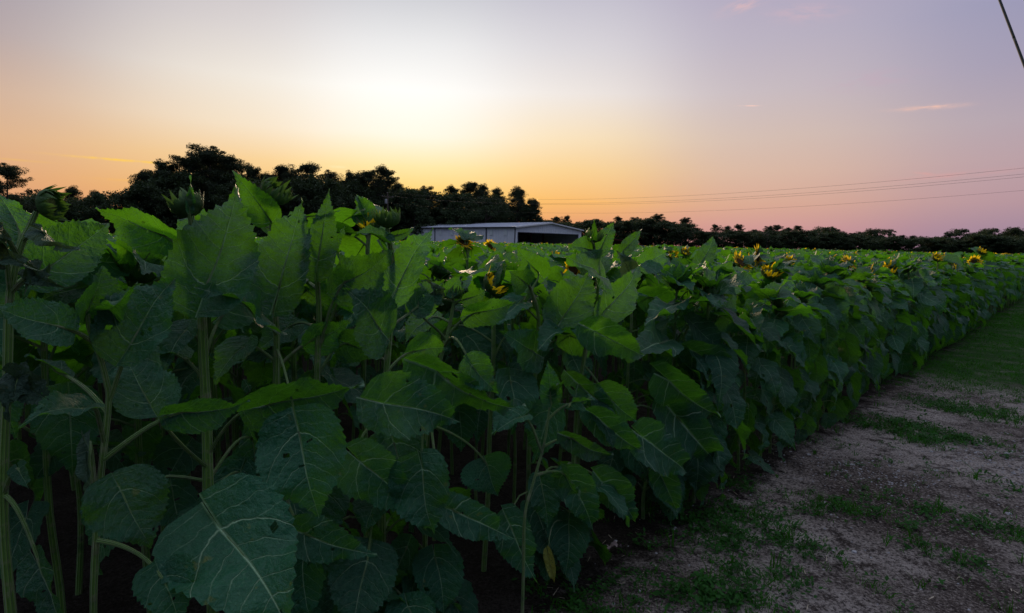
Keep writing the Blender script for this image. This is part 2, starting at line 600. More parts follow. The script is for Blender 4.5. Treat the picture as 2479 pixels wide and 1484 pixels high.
# ------------------------------------------------------------------ generic plant
def plant_geo(rng, height=1.4, nleaf=15, kind='bud', lod=0, lean=.03, headdir=None, edge=False, tuft=True, leaf_top=1., low=0., away=None):
    """dict(stem=geo, leaves=[geo], head=(kind,pos,dir,R)) in plant space"""
    hd = rng.uniform(0, 2 * pi) if headdir is None else headdir
    lx, ly = rng.normal(0, lean, 2)
    top = height - .03
    pts = [np.array([0, 0, -.03])]
    for f in (.25, .5, .75, .93):
        pts.append(np.array([lx * f + rng.normal(0, .008), ly * f + rng.normal(0, .008), top * f]))
    tilt = rng.uniform(.2, 1.2)
    hdir = nrm(np.array([cos(hd) * sin(tilt), sin(hd) * sin(tilt), cos(tilt)]))
    neck = pts[-1] + UP * top * .05 + hdir * .02
    hp = neck + hdir * .03
    pts += [neck, hp]
    nst, nr = ((26, 14) if lod == 0 else ((12, 6) if lod == 1 else (4, 3)))
    path = smooth_path(pts, nst)
    fr = np.linspace(0, 1, nst)
    r0 = rng.uniform(.011, .0145)
    rad = r0 * (1 - .48 * fr)
    stem = tube(path, rad, nr, 0)
    leaves = []
    az = rng.uniform(0, 2 * pi)
    for k in range(nleaf):
        f = (k + .5) / nleaf
        hf = (.07 if edge else .10) + (.87 if edge else .84) * f ** (1.12 if edge else .95)
        hf *= leaf_top
        if low: hf = low + (hf - .1) / .84 * (.95 - low)
        i = hf * (nst - 1)
        i0 = int(i)
        P0 = path[i0] + (path[min(i0 + 1, nst - 1)] - path[i0]) * (i - i0)
        az += radians(137.5) + rng.normal(0, .25)
        az_ = az
        if edge and f < .8:
            az_ = (az + pi) % (2 * pi) - pi
            az_ *= .62
        if away is not None and f > .35: az_ = away + rng.uniform(-1.25, 1.25)
        out = np.array([cos(az_), sin(az_), 0])
        size = np.interp(f, [0, .25, .6, .85, 1], ([.20, .26, .27, .2, .12] if edge else [.17, .25, .26, .19, .11])) * rng.uniform(.82, 1.15)
        pl = np.interp(f, [0, .3, .7, 1], [.14, .19, .14, .05]) * rng.uniform(.8, 1.2)
        e1 = radians(np.interp(f, [0, .5, 1], [12, 32, 62]) + rng.normal(0, 8))
        e2 = radians(np.interp(f, [0, .4, .75, 1], [-68, -42, -2, 55]) + rng.normal(0, 16))
        P1 = P0 + pl * (out * cos(e1) + UP * sin(e1))
        if edge: e2 -= radians(14) * (f < .75)
        az2 = az_ + rng.normal(0, .3)
        out2 = np.array([cos(az2), sin(az2), 0])
        bd = out2 * cos(e2) + UP * sin(e2)
        P2 = P1 + size * bd
        if P2[2] < .05:
            P2[2] = .05
        Nn = UP * cos(e2) - out2 * sin(e2)
        sidev = np.cross(bd, Nn)
        Nn = nrm(Nn + sidev * rng.normal(0, .5))
        nu, nv = ((30, 8) if lod == 0 else ((13, 6) if lod == 1 else (4, 2)))
        if edge: P2 = P1 + (P2 - P1) * 1.12
        P2[2] = max(P2[2], .03)
        leaves.append(leaf(P0, P1, P2, size * rng.uniform(.74, .98), Nn, rng, nu, nv, arch=rng.uniform(-.02, .18), curl=rng.uniform(0, .35),
                           fold=rng.uniform(.0, .35), wave=rng.uniform(.03, .075), teeth=(14 if lod == 0 else (6 if lod == 1 else 0)),
                           petr=.0042, tw=rng.normal(0, .3), petiole=lod < 2, nseg=(7 if lod == 0 else 4), ns=(6 if lod == 0 else 4)))
    # tuft of young upright leaves around the head
    for k in range((4 if lod < 2 else 2) if tuft else 0):
        a = rng.uniform(0, 2 * pi)
        P0 = path[-3]
        out = np.array([cos(a), sin(a), 0])
        e = radians(rng.uniform(35, 82))
        P1 = P0 + out * .012 + UP * .012
        bd = out * cos(e) + UP * sin(e)
        P2 = P1 + bd * rng.uniform(.07, .16)
        Nn = UP * cos(e) - out * sin(e)
        nu, nv = ((16, 6) if lod == 0 else ((8, 4) if lod == 1 else (3, 2)))
        leaves.append(leaf(P0, P1, P2, rng.uniform(.04, .09), Nn, rng, nu, nv, arch=-.05, fold=.4, wave=.02, lobe=.05,
                           teeth=(8 if lod == 0 else 0), petr=.003, petiole=lod == 0))
    return dict(stem=stem, leaves=leaves, head=(kind, hp, hdir, rng.uniform(.036, .05)))


def build_plant(pg, name, label, rng, parts=True, lod=0, group=None, loc=(0, 0, 0)):
    root = thing(name, label, 'sunflower', loc, 0, group)
    obj('stem', mesh('stem', pg['stem'], [M_STEM]), root)
    if parts:
        for g in pg['leaves']:
            obj('leaf', mesh('leaf', g, [M_LEAF, M_STEM]), root)
    else:
        obj('foliage', mesh('foliage', join(pg['leaves']), [M_LEAF, M_STEM]), root)
    kind, hp, hd, Rr = pg['head']
    add_head(root, kind, hp, hd, rng, Rr, 0 if lod == 0 else 1)
    index_kids(root)
    return root



# ------------------------------------------------------------------ hero plants of the first row
def hero(label, r, stem_px, leaves, head=None, rad=.012, seed=0, narrow=.55, ground_dx=0., extra=13):
    rng = np.random.RandomState(seed + 500)
    pts = [onplane(x, y, r) for x, y in stem_px]          # from low to high
    low = pts[0]
    base = np.array([low[0], low[1], 0.]) + DV * ground_dx
    root = thing('sunflower_plant', label, 'sunflower', tuple(base), 0, 'sunflowers of the first row')
    P = [base + UP * -.03, base * .4 + low * .6] if low[2] > .25 else [base + UP * -.03]
    P = P + pts
    path = smooth_path(P, 44)
    fr = np.linspace(0, 1, len(path))
    rd = rad * (1.12 - (1.12 - narrow) * fr ** 1.3)
    # swollen nodes
    rd = rd * (1 + .05 * np.sin(fr * 40 + seed))
    obj('stem', mesh('stem', xf(tube(path, rd, 16), T=-base), [M_STEM]), root)
    for L_ in leaves:
        o = dict(roll=0., arch=.06, fold=.15, wave=.035, rb=r - .06, rt=r - .12, lobe=.32, m=0, curl=0., tw=0., n=0., petr=.0042, att=None, bulge=.1, dz=0.)
        o.update(L_[4])
        (bx, by), (tx, ty), w = L_[1], L_[2], L_[3]
        P1 = onplane(bx, by, o['rb'])
        P2 = onplane(tx, ty, o['rt'])
        if L_[0] is None:
            i = int(np.argmin(np.linalg.norm(path - (P1 + UP * -.06), axis=1)))
            P0 = path[i]
        else:
            pa = onplane(L_[0][0], L_[0][1], r)
            P0 = path[int(np.argmin(np.linalg.norm(path - pa, axis=1)))]
        q = project(P1)
        wm = w / K * q[2] / F * .84
        yv = nrm(P2 - P1)
        Nn = nrm(CAM + np.array([0, 0, .35]) - P1)
        Nn = nrm(Nn - (Nn @ yv) * yv)
        a = radians(o['roll'] + rng.normal(0, 9))
        Nn = Nn * cos(a) + np.cross(yv, Nn) * sin(a)
        if o['n']: Nn = -Nn
        g = leaf(P0, P1, P2, wm, Nn, rng, 46, 14, arch=o['arch'], fold=o['fold'] + rng.uniform(.05, .22), wave=o['wave'] * rng.uniform(1.2, 1.9), lobe=o['lobe'], teeth=17,
                 tw=o['tw'], petr=o['petr'], bulge=o['bulge'], curl=o['curl'], nseg=9, ns=8)
        mm = (M_LEAF, M_DRY, M_WILT)[o['m']]
        lo = obj('leaf', mesh('leaf', xf(g, T=-base), [mm, M_STEM]), root)
        if o['m'] == 1: lo['label'] = 'yellowing leaf'
        if o['m'] == 2: lo['label'] = 'shrivelled dark leaf'
    for j in range(extra):
        zz = rng.uniform(.06, .8) if j % 2 else rng.uniform(.05, .4)
        P0 = path[int(np.argmin(np.abs(path[:, 2] - zz)))]
        a = atan2(-NV[1], -NV[0]) + rng.normal(0, 1.0)
        out = np.array([cos(a), sin(a), 0])
        P1 = P0 + out * rng.uniform(.08, .19) + UP * rng.uniform(.0, .09)
        e = radians(rng.uniform(-75, -30))
        a2 = a + rng.normal(0, .4)
        o2 = np.array([cos(a2), sin(a2), 0])
        sz = rng.uniform(.13, .22)
        P2 = P1 + sz * (o2 * cos(e) + UP * sin(e))
        P2[2] = max(P2[2], .03)
        g = leaf(P0, P1, P2, sz * rng.uniform(.8, 1.), UP * cos(e) - o2 * sin(e) + rng.normal(0, .25, 3), rng, 32, 10, arch=rng.uniform(.04, .15),
                 fold=rng.uniform(0, .3), wave=rng.uniform(.03, .06), petr=.004, tw=rng.normal(0, .3), lobe=.25)
        dry = False
        lo = obj('leaf', mesh('leaf', xf(g, T=-base), [M_DRY if dry else M_LEAF, M_STEM]), root)
        if dry: lo['label'] = 'yellowing leaf'
    if head:
        kind, (hx, hy), d, Rr = head
        hp = onplane(hx, hy, r) - base
        add_head(root, kind, tuple(hp), d, rng, Rr, 0)
    return root


D = dict
hero('tall sunflower with drooping spiky green bud and shrivelled dark leaves at the left edge', .10,
     [(8, 1240), (18, 900), (24, 720), (46, 610), (72, 548), (88, 512)],
     [((44, 620), (46, 562), (-14, 462), 95, D(roll=25, rb=.14, rt=.2)),
      ((62, 590), (108, 560), (196, 606), 40, D(m=2, roll=60, fold=.8, arch=.18, wave=.09)),
      ((40, 620), (8, 562), (92, 655), 75, D(m=2, roll=30, fold=.7, wave=.1, arch=.2)),
      ((30, 700), (4, 575), (-6, 660), 60, D(m=2, roll=30, fold=.8, wave=.1)),
      ((24, 720), (92, 664), (62, 706), 55, D(m=2, fold=.6, wave=.12, arch=.2)),
      ((24, 720), (94, 664), (158, 694), 58, D(m=2, roll=20, fold=.7, wave=.12, arch=.3)),
      (None, (112, 650), (262, 540), 160, D(roll=15, rb=.3, rt=.36, wave=.02)),
      ((12, 905), (45, 918), (14, 1016), 68, D(m=2, roll=10, fold=.5, wave=.07)),
      ((12, 905), (48, 920), (158, 985), 85, D(m=2, roll=15, fold=.4, wave=.07, arch=.12)),
      (None, (15, 935), (40, 1060), 110, D(roll=25, rb=.2, rt=.2)),
      ((10, 1190), (100, 1375), (170, 1540), 120, D(roll=60, rb=0., rt=-.1, bulge=.3, petr=.0042)),
      (None, (45, 1135), (70, 1182), 50, D(roll=30))],
     head=('bud', (112, 494), (.85, .12, .05), .024), rad=.0092, seed=1)
hero('slender light-green sunflower with no bud and three raised leaves second from the left', -.06,
     [(226, 1484), (240, 1200), (262, 985), (258, 925), (238, 852), (216, 795), (212, 752)],
     [((214, 765), (213, 750), (250, 644), 150, D(roll=45, fold=.35, rb=-.05, rt=-.05)),
      ((228, 838), (140, 790), (-22, 742), 150, D(roll=28, arch=.03, fold=.25, rb=-.1, rt=-.12)),
      ((268, 965), (318, 832), (424, 672), 185, D(roll=-12, fold=.3, wave=.045, bulge=.0, rb=-.08, rt=-.05)),
      ((252, 1060), (192, 992), (44, 1034), 108, D(roll=35, fold=.3, arch=.14, bulge=.3, rb=-.18, rt=-.24)),
      ((262, 1112), (440, 996), (604, 968), 120, D(roll=52, fold=.3, arch=.1, bulge=.05, petr=.005, rb=-.1, rt=-.12)),
      ((252, 1190), (293, 1188), (366, 1326), 205, D(roll=10, fold=.12, wave=.055, rb=-.2, rt=-.26)),
      ((236, 1290), (392, 1398), (436, 1530), 150, D(roll=20, bulge=.12, rb=-.22, rt=-.3)),
      ((222, 830), (246, 772), (330, 690), 80, D(roll=50, fold=.4, rb=0.)),
      ((246, 1230), (218, 1090), (236, 1255), 30, D(m=2, roll=60, fold=.8, bulge=.4)),
      ((262, 990), (140, 900), (60, 860), 100, D(roll=60, rb=.1, rt=.16))], rad=.0066, seed=2, narrow=.6, extra=3)
hero('thick-stemmed sunflower under the broad backlit leaf, third from the left', .12,
     [(504, 1190), (500, 1010), (492, 860), (487, 720), (474, 610), (462, 522)],
     [((486, 760), (500, 690), (574, 452), 232, D(roll=-12, fold=.12, wave=.03, rb=.06, rt=.1)),
      ((472, 600), (458, 518), (461, 424), 26, D(roll=20, fold=.5, lobe=.02, rb=.1, rt=.1)),
      ((480, 700), (396, 570), (232, 502), 118, D(roll=-25, fold=.2, arch=.08, rb=.3, rt=.36)),
      ((478, 680), (430, 580), (330, 512), 90, D(roll=-35, fold=.3, arch=.05, rb=.34, rt=.42)),
      ((516, 880), (548, 750), (640, 668), 120, D(roll=40, rb=.2, rt=.3)),
      ((494, 1146), (361, 976), (300, 862), 170, D(roll=25, bulge=-.04, petr=.0045, rb=.0, rt=.1)),
      ((512, 1090), (652, 978), (882, 930), 200, D(roll=38, fold=.18, arch=.07, bulge=.2, rb=-.04, rt=-.14)),
      ((506, 1240), (536, 1284), (716, 1560), 340, D(roll=-8, fold=.08, wave=.035, rb=-.2, rt=-.46, bulge=.2, petr=.0035)),
      ((498, 920), (430, 860), (330, 830), 120, D(roll=50, rb=.15, rt=.2)),
      ((510, 1170), (610, 1060), (640, 1180), 60, D(roll=50, rb=.2, rt=.2)),
      ((520, 1180), (580, 1150), (520, 1290), 130, D(roll=15, rb=.2, rt=.2)),
      ((498, 850), (450, 800), (395, 905), 90, D(roll=35, rb=.15, rt=.1))],
     head=('bud', (456, 505), (-.5, .3, .8), .028), rad=.0135, seed=3, narrow=.6)
hero('dark-leaved sunflower topped by one upright leaf, right of the thick stem', .15,
     [(672, 1180), (668, 980), (670, 850), (667, 740), (674, 690)],
     [((668, 730), (676, 694), (733, 484), 162, D(roll=-10, fold=.15, rb=.1, rt=.14)),
      ((666, 812), (640, 786), (470, 694), 105, D(roll=48, fold=.2, arch=.1, rb=.06, rt=.0)),
      ((668, 850), (724, 1048), (772, 1254), 245, D(roll=4, fold=.16, arch=.09, wave=.045, rb=-.16, rt=-.24, bulge=.1, petr=.003)),
      ((668, 760), (630, 680), (530, 600), 120, D(roll=-30, rb=.25, rt=.3)),
      ((668, 870), (590, 840), (520, 930), 110, D(roll=30, rb=.18, rt=.15)),
      ((672, 1060), (740, 1292), (912, 1340), 120, D(roll=20, rb=-.1, rt=-.16)),
      ((670, 900), (760, 820), (850, 770), 110, D(roll=50, rb=.12, rt=.1)),
      ((670, 1000), (620, 1110), (580, 1230), 130, D(roll=25, rb=.2, rt=.2))], rad=.011, seed=4)
hero('sunflower standing behind the first row with a spiky green bud against the tall trees', .62,
     [(668, 860), (664, 700), (662, 600), (655, 535), (652, 500)],
     [((656, 545), (656, 536), (562, 412), 88, D(roll=-12, fold=.25, wave=.02, lobe=.05, rb=.58, rt=.56)),
      ((657, 560), (640, 545), (576, 470), 60, D(roll=30, rb=.66, rt=.7)),
      ((660, 600), (700, 560), (752, 610), 90, D(roll=30, rb=.6, rt=.6)),
      ((662, 640), (600, 620), (520, 660), 130, D(roll=30, rb=.7, rt=.7)),
      ((662, 700), (730, 690), (810, 750), 130, D(roll=30, rb=.6, rt=.5))],
     head=('bud', (660, 472), (.55, -.15, .62), .040), rad=.013, seed=5)
hero('sunflower with a single tall pale upright leaf between two dark broad leaves', .12,
     [(770, 1060), (768, 900), (772, 770), (768, 680), (769, 628)],
     [((769, 640), (770, 628), (797, 456), 88, D(roll=5, fold=.2, wave=.02, rb=.1, rt=.1)),
      ((769, 610), (742, 524), (822, 508), 24, D(roll=40, fold=.4, lobe=.05, rb=.12, rt=.1)),
      ((774, 850), (832, 684), (948, 604), 150, D(roll=22, fold=.22, bulge=0., rb=.06, rt=.04)),
      ((774, 850), (826, 682), (812, 600), 70, D(roll=30, fold=.3, bulge=0., rb=.1, rt=.1)),
      ((769, 700), (720, 680), (640, 700), 90, D(roll=45, rb=.2, rt=.2)),
      ((769, 660), (790, 600), (834, 548), 45, D(roll=30, rb=.2, rt=.2)),
      ((768, 800), (700, 790), (620, 850), 100, D(roll=30, rb=.25, rt=.25)),
      ((768, 900), (840, 830), (920, 860), 110, D(roll=40, rb=.1, rt=.05))], rad=.0105, seed=6)
hero('tall sunflower with an upright spiky bud beside the shed, leaf rising at its right', .08,
     [(924, 1060), (936, 890), (948, 730), (950, 640), (941, 575), (937, 552)],
     [((944, 760), (962, 696), (1048, 552), 112, D(roll=-14, fold=.18, rb=.04, rt=.04)),
      ((941, 590), (930, 584), (848, 574), 62, D(roll=35, fold=.4, arch=.2, rb=.04, rt=.1)),
      ((940, 585), (947, 572), (1000, 549), 28, D(roll=30, fold=.4, arch=.2, rb=.05, rt=.05)),
      ((940, 860), (918, 795), (836, 696), 190, D(roll=12, fold=.1, rb=.0, rt=-.04)),
      ((934, 985), (929, 976), (1114, 1022), 185, D(roll=20, fold=.2, wave=.05, arch=.1, rb=-.08, rt=-.14)),
      ((930, 1000), (874, 1118), (998, 1238), 165, D(roll=15, rb=-.08, rt=-.14, wave=.04)),
      ((944, 800), (1010, 742), (1070, 686), 90, D(roll=35, rb=.1, rt=.14, bulge=.0)),
      ((936, 900), (1000, 850), (1080, 840), 120, D(roll=48, rb=.1, rt=.1)),
      ((936, 880), (860, 850), (800, 800), 110, D(roll=40, rb=.14, rt=.16)),
      ((926, 1040), (888, 1360), (846, 1560), 190, D(roll=5, rb=-.1, rt=-.2))],
     head=('bud', (938, 537), (-.05, -.12, 1.), .030), rad=.0118, seed=7)
hero('short pale sunflower whose small closed bud is wrapped in leaves, centre of the first row', .12,
     [(1030, 1040), (1058, 900), (1084, 805), (1096, 742), (1096, 716)],
     [((1096, 725), (1086, 704), (1114, 668), 50, D(roll=20, rb=.1, rt=.1)),
      ((1085, 812), (1148, 758), (1254, 728), 85, D(roll=40, fold=.3, arch=.15, rb=.06, rt=.0)),
      ((1080, 820), (1010, 744), (1018, 684), 85, D(roll=10, rb=.1, rt=.14)),
      ((1096, 730), (1060, 720), (1036, 676), 42, D(roll=20, m=2, rb=.1, rt=.1, wave=.1)),
      ((1070, 850), (1142, 884), (1206, 952), 98, D(roll=-10, fold=.3, wave=.06, rb=-.08, rt=-.14, bulge=.5)),
      ((1056, 900), (1058, 896), (1272, 980), 120, D(roll=42, fold=.2, arch=.1, rb=-.04, rt=-.1)),
      ((1040, 980), (1023, 1136), (1050, 1292), 172, D(roll=-8, fold=.16, wave=.07, rb=-.16, rt=-.22, bulge=.35)),
      ((1040, 1000), (1099, 1236), (1244, 1304), 108, D(roll=12, fold=.1, rb=-.14, rt=-.2)),
      ((1096, 735), (1130, 722), (1175, 700), 50, D(roll=40, rb=.1, rt=.1)),
      ((1036, 1020), (1180, 1126), (1204, 1200), 150, D(roll=10, fold=.4, rb=-.02, rt=-.08)),
      ((1090, 780), (1040, 770), (980, 830), 80, D(roll=30, rb=.2, rt=.2))],
     head=('bud', (1097, 712), (.1, -.1, 1.), .024), rad=.0085, seed=8, extra=9)
hero('slim sunflower with curled stem top and no bud, right of the wrapped-bud plant', .14,
     [(1282, 1040), (1300, 850), (1302, 760), (1284, 700), (1270, 668)],
     [((1284, 700), (1268, 682), (1232, 656), 80, D(roll=0, rb=.1, rt=.12)),
      ((1290, 700), (1302, 658), (1250, 594), 92, D(roll=-10, fold=.1, rb=.18, rt=.2)),
      ((1272, 670), (1276, 660), (1280, 634), 16, D(fold=.5, lobe=.0, rb=.14, rt=.14)),
      ((1300, 860), (1362, 768), (1424, 660), 132, D(roll=10, rb=.04, rt=.04)),
      ((1298, 880), (1290, 850), (1214, 800), 120, D(roll=30, rb=.1, rt=.1)),
      ((1300, 870), (1380, 812), (1470, 830), 100, D(roll=45, rb=.02, rt=0.)),
      ((1296, 780), (1250, 740), (1190, 790), 90, D(roll=20, m=0, rb=.15, rt=.1)),
      ((1290, 960), (1240, 1000), (1190, 1050), 90, D(roll=30, rb=.05, rt=.0))], rad=.0095, seed=9, extra=9)
hero('small thin young sunflower leaning outward in front of the first row', -.24,
     [(1270, 1250), (1290, 1170), (1317, 1072), (1330, 985), (1333, 958)],
     [((1332, 965), (1332, 956), (1326, 872), 64, D(roll=5, fold=.2, rb=-.24, rt=-.24)),
      ((1326, 1010), (1380, 976), (1434, 960), 36, D(roll=45, fold=.6, wave=.08, rb=-.28, rt=-.3)),
      ((1316, 1078), (1384, 1060), (1484, 1098), 62, D(roll=38, fold=.3, rb=-.3, rt=-.34)),
      ((1296, 1150), (1364, 1147), (1404, 1204), 66, D(roll=25, wave=.12, fold=.4, rb=-.3, rt=-.33)),
      ((1330, 985), (1345, 945), (1372, 915), 26, D(roll=30, fold=.4, rb=-.24)),
      ((1310, 1100), (1262, 1010), (1196, 1050), 60, D(roll=40, rb=-.2, rt=-.2))], rad=.0052, seed=10, narrow=.6, extra=0)
hero('sunflower with low drooping blue-green leaves and one yellow leaf next to the bare soil', .0,
     [(1380, 1290), (1388, 1120), (1400, 960), (1420, 830), (1446, 700), (1440, 620), (1436, 588)],
     [((1400, 960), (1401, 930), (1500, 1028), 74, D(roll=15, rb=-.06, rt=-.12)),
      ((1410, 880), (1466, 952), (1540, 1018), 115, D(roll=20, rb=-.1, rt=-.16)),
      ((1400, 980), (1448, 1010), (1560, 1092), 92, D(roll=25, rb=-.15, rt=-.22)),
      ((1390, 1120), (1457, 1166), (1536, 1262), 98, D(roll=10, rb=-.16, rt=-.2)),
      ((1388, 1130), (1380, 1164), (1436, 1288), 104, D(roll=8, rb=-.16, rt=-.2)),
      ((1384, 1150), (1310, 1172), (1326, 1276), 92, D(roll=5, rb=-.1, rt=-.14)),
      ((1380, 1230), (1235, 1272), (1298, 1408), 112, D(roll=12, rb=-.16, rt=-.22, petr=.003)),
      ((1378, 1270), (1327, 1343), (1341, 1410), 30, D(m=1, fold=.3, rb=-.22, rt=-.24, petr=.002)),
      ((1440, 680), (1448, 664), (1362, 622), 108, D(roll=25, rb=-.04, rt=-.08)),
      ((1434, 780), (1470, 745), (1546, 642), 96, D(roll=25, rb=-.04, rt=-.02)),
      ((1438, 610), (1454, 602), (1487, 537), 54, D(roll=10, rb=0., rt=0.)),
      ((1438, 610), (1424, 604), (1374, 594), 60, D(roll=30, rb=0., rt=0.)),
      ((1438, 600), (1432, 580), (1438, 530), 22, D(roll=20, fold=.4, lobe=.02)),
      ((1416, 850), (1440, 800), (1560, 860), 110, D(roll=35, rb=-.1, rt=-.16)),
      ((1420, 820), (1380, 800), (1300, 850), 100, D(roll=35, rb=-.0, rt=-.06))],
     head=('bud', (1436, 577), (.1, -.2, .9), .028), rad=.0105, seed=11, extra=9)
hero('sunflower with one narrow leaf pointing up above the far tree line, right of the shed', .10,
     [(1560, 1180), (1600, 1000), (1640, 850), (1700, 710), (1696, 650)],
     [((1697, 655), (1694, 638), (1726, 572), 52, D(roll=5, fold=.1, rb=.1, rt=.1)),
      ((1700, 700), (1738, 684), (1800, 648), 96, D(roll=10, fold=.1, rb=.08, rt=.08)),
      ((1700, 710), (1660, 690), (1600, 652), 70, D(roll=30, rb=.1, rt=.1)),
      ((1690, 740), (1640, 740), (1560, 790), 90, D(roll=35, rb=.05, rt=0.)),
      ((1680, 760), (1740, 760), (1830, 800), 80, D(roll=40, rb=.0, rt=-.05)),
      ((1600, 1000), (1554, 1058), (1660, 1142), 130, D(roll=18, rb=-.16, rt=-.22)),
      ((1620, 900), (1620, 920), (1740, 1000), 120, D(roll=28, rb=-.12, rt=-.2)),
      ((1590, 1020), (1640, 1010), (1740, 1126), 120, D(roll=14, rb=-.12, rt=-.16)),
      ((1640, 850), (1600, 830), (1500, 870), 110, D(roll=30, rb=-.02, rt=-.06)),
      ((1640, 850), (1680, 850), (1790, 900), 110, D(roll=32, rb=-.06, rt=-.14)),
      ((1560, 1150), (1600, 1150), (1640, 1240), 80, D(roll=10, rb=-.14, rt=-.18))], rad=.0095, seed=12, extra=9)
hero('sunflower with a tall folded leaf pointing up right of the spiky bud cluster', .30,
     [(1520, 900), (1528, 780), (1524, 680), (1510, 625)],
     [((1510, 630), (1508, 606), (1550, 556), 42, D(roll=20, fold=.3, rb=.3, rt=.3)),
      ((1522, 690), (1524, 668), (1492, 606), 60, D(roll=10, m=2, rb=.26, rt=.26)),
      ((1520, 660), (1560, 640), (1612, 610), 70, D(roll=10, rb=.3, rt=.3)),
      ((1526, 740), (1580, 720), (1680, 740), 90, D(roll=40, rb=.25, rt=.2)),
      ((1526, 740), (1480, 740), (1400, 780), 90, D(roll=40, rb=.25, rt=.2)),
      ((1524, 800), (1580, 800), (1640, 860), 90, D(roll=25, rb=.2, rt=.15))], rad=.0095, seed=13)

# ------------------------------------------------------------------ flowering plants seen across the field
FLOWERS = [  # px, py, distance, kind, head direction (x right, y away, z up), radius, label
    (1121, 586, 4.6, 'open', (.4, -.4, .75), .037, 'open yellow sunflower tilted skyward in front of the shed wall'),
    (1186, 597, 11.5, 'open', (.05, -1., .1), .062, 'tiny yellow sunflower facing the camera below the shed wall'),
    (902, 549, 2.6, 'opening', (-.4, -.3, .85), .036, 'half-open sunflower with a yellow tuft left of the upright bud'),
    (1385, 651, 3.9, 'open', (.5, -.6, .0), .045, 'yellow sunflower half hidden behind a drooping leaf, below the shed doorway'),
    (1424, 678, 3.6, 'opening', (.55, -.3, -.1), .05, 'drooping sunflower with few yellow petals below the half-hidden one'),
    (1345, 626, 6.5, 'opening', (.2, -.3, .8), .05, 'partly open yellow sunflower left of the half-hidden one'),
    (1190, 694, 2.4, 'opening', (.55, -.25, .45), .040, 'big dark bud with a few yellow petals behind the slim plant'),
    (1831, 621, 8.5, 'open', (.7, -.6, .1), .07, 'yellow sunflower seen at an angle near the horizon, middle right'),
    (1791, 637, 6.8, 'open', (.4, -.5, .5), .06, 'yellow sunflower nodding left of the two midfield blooms'),
    (1862, 661, 5.2, 'opening', (.1, -.5, .7), .055, 'small yellow bloom on a bare pale neck in midfield'),
    (2105, 672, 5.2, 'open', (.75, -.45, .2), .062, 'yellow sunflower in profile with bent neck near the field edge'),
    (2356, 635, 9.5, 'open', (.0, -1., .1), .075, 'round yellow sunflower facing the camera near the right edge'),
    (2311, 656, 8.2, 'open', (.6, -.5, .35), .055, 'yellow sunflower at the field edge left of the round one'),
    (2151, 657, 7.2, 'opening', (-.1, -.4, .8), .055, 'half-open yellow sunflower right of the one in profile'),
    (2053, 638, 8.8, 'open', (.3, -.5, .5), .055, 'small orange-yellow sunflower left of centre in the right field'),
    (2040, 643, 9.3, 'opening', (.2, -.5, .6), .05, 'tiny half-open bloom beside the small orange-yellow one'),
    (1908, 635, 8.6, 'opening', (.3, -.5, .6), .055, 'small yellow tuft on a bud amid the middle field'),
    (2373, 611, 10.5, 'opening', (.2, -.4, .7), .055, 'tallest small bloom rising above the horizon at right'),
    (2391, 637, 10.2, 'open', (.5, -.4, .6), .06, 'yellow sunflower just right of the round one'),
    (2265, 626, 10.8, 'opening', (.2, -.5, .6), .055, 'faint yellow bloom near the horizon left of the round one'),
    (1657, 612, 10.0, 'opening', (.2, -.5, .6), .055, 'tiny yellow bloom just left of the narrow upright leaf'),
    (1627, 621, 7.8, 'opening', (.2, -.5, .6), .05, 'faint yellow bloom below the far trees left of the upright leaf'),
]
flower_xy = []
for i, (px, py, d, kind, hd, Rr, lab) in enumerate(FLOWERS):
    rng = np.random.RandomState(900 + i)
    tgt = ondepth(px, py, d)
    if tgt @ NV < DROW + .12:
        tgt = onplane(px, py, .14)
        Rr = min(.066, Rr * sqrt(tgt[0] ** 2 + tgt[1] ** 2) / d)
    near = d < 6
    pg = plant_geo(rng, tgt[2] + .02, 10 if near else 9, kind, 0 if near else 1, tuft=False, leaf_top=.85, low=.4, away=atan2(tgt[1], tgt[0]))
    k_, hp, _, _ = pg['head']
    pg['head'] = (kind, hp, nrm(np.array(hd)), Rr)
    loc = (tgt[0] - hp[0], tgt[1] - hp[1], min(0., tgt[2] - hp[2]))
    build_plant(pg, 'sunflower_plant', lab, rng, True, 0, 'blooming sunflowers among the green buds', loc)
    flower_xy.append(loc[:2])
flower_xy = np.array(flower_xy)

# ------------------------------------------------------------------ the rest of the field
pos = []
R1 = np.random.RandomState(5)
for i in range(0, 17):
    r = .02 + .62 * i
    s = 2.75 if i == 0 else -.8
    while s < 34:
        p = NV * (DROW + r + R1.normal(0, .05)) + DV * s
        s += R1.uniform(.2, .33)
        if i == 0 and False: continue
        q = project(np.array([p[0], p[1], 1.0]))
        if q is None or q[0] < -150 or q[0] > 1120: continue
        if np.min(np.linalg.norm(flower_xy - p[:2], axis=1)) < .17: continue
        pos.append((p[0], p[1], i, s, q))
sc_ = [(hypot_ := sqrt(x * x + y * y)) * (.55 if i == 0 else (.8 if i == 1 else 1.)) for x, y, i, s, q in pos]
order = np.argsort(sc_)
N_IND = 262
ind = [pos[k] for k in order[:N_IND]]
taken = {(round(p[0], 3), round(p[1], 3)) for p in ind}
rest = [pos[k] for k in order[N_IND:]]

near_protos, mid_protos = [], []


FA = np.arctan2(flower_xy[:, 0], flower_xy[:, 1])
FD = np.hypot(flower_xy[:, 0], flower_xy[:, 1])


def lower(x, y):
    a, d_ = atan2(x, y), sqrt(x * x + y * y)
    near_ = (np.abs(a - FA) * d_ < .22) & (d_ < FD) & (d_ > FD - 3.0)
    return .13 if near_.any() else 0.


def hgt(x, y, i, s):
    if i > 0 and s < .7: return 1.45
    if i > 0 and s < 1.1: return 1.42
    if i == 0: return 1.36
    if i < 4 and s < 2.8: return 1.36
    return 1.355


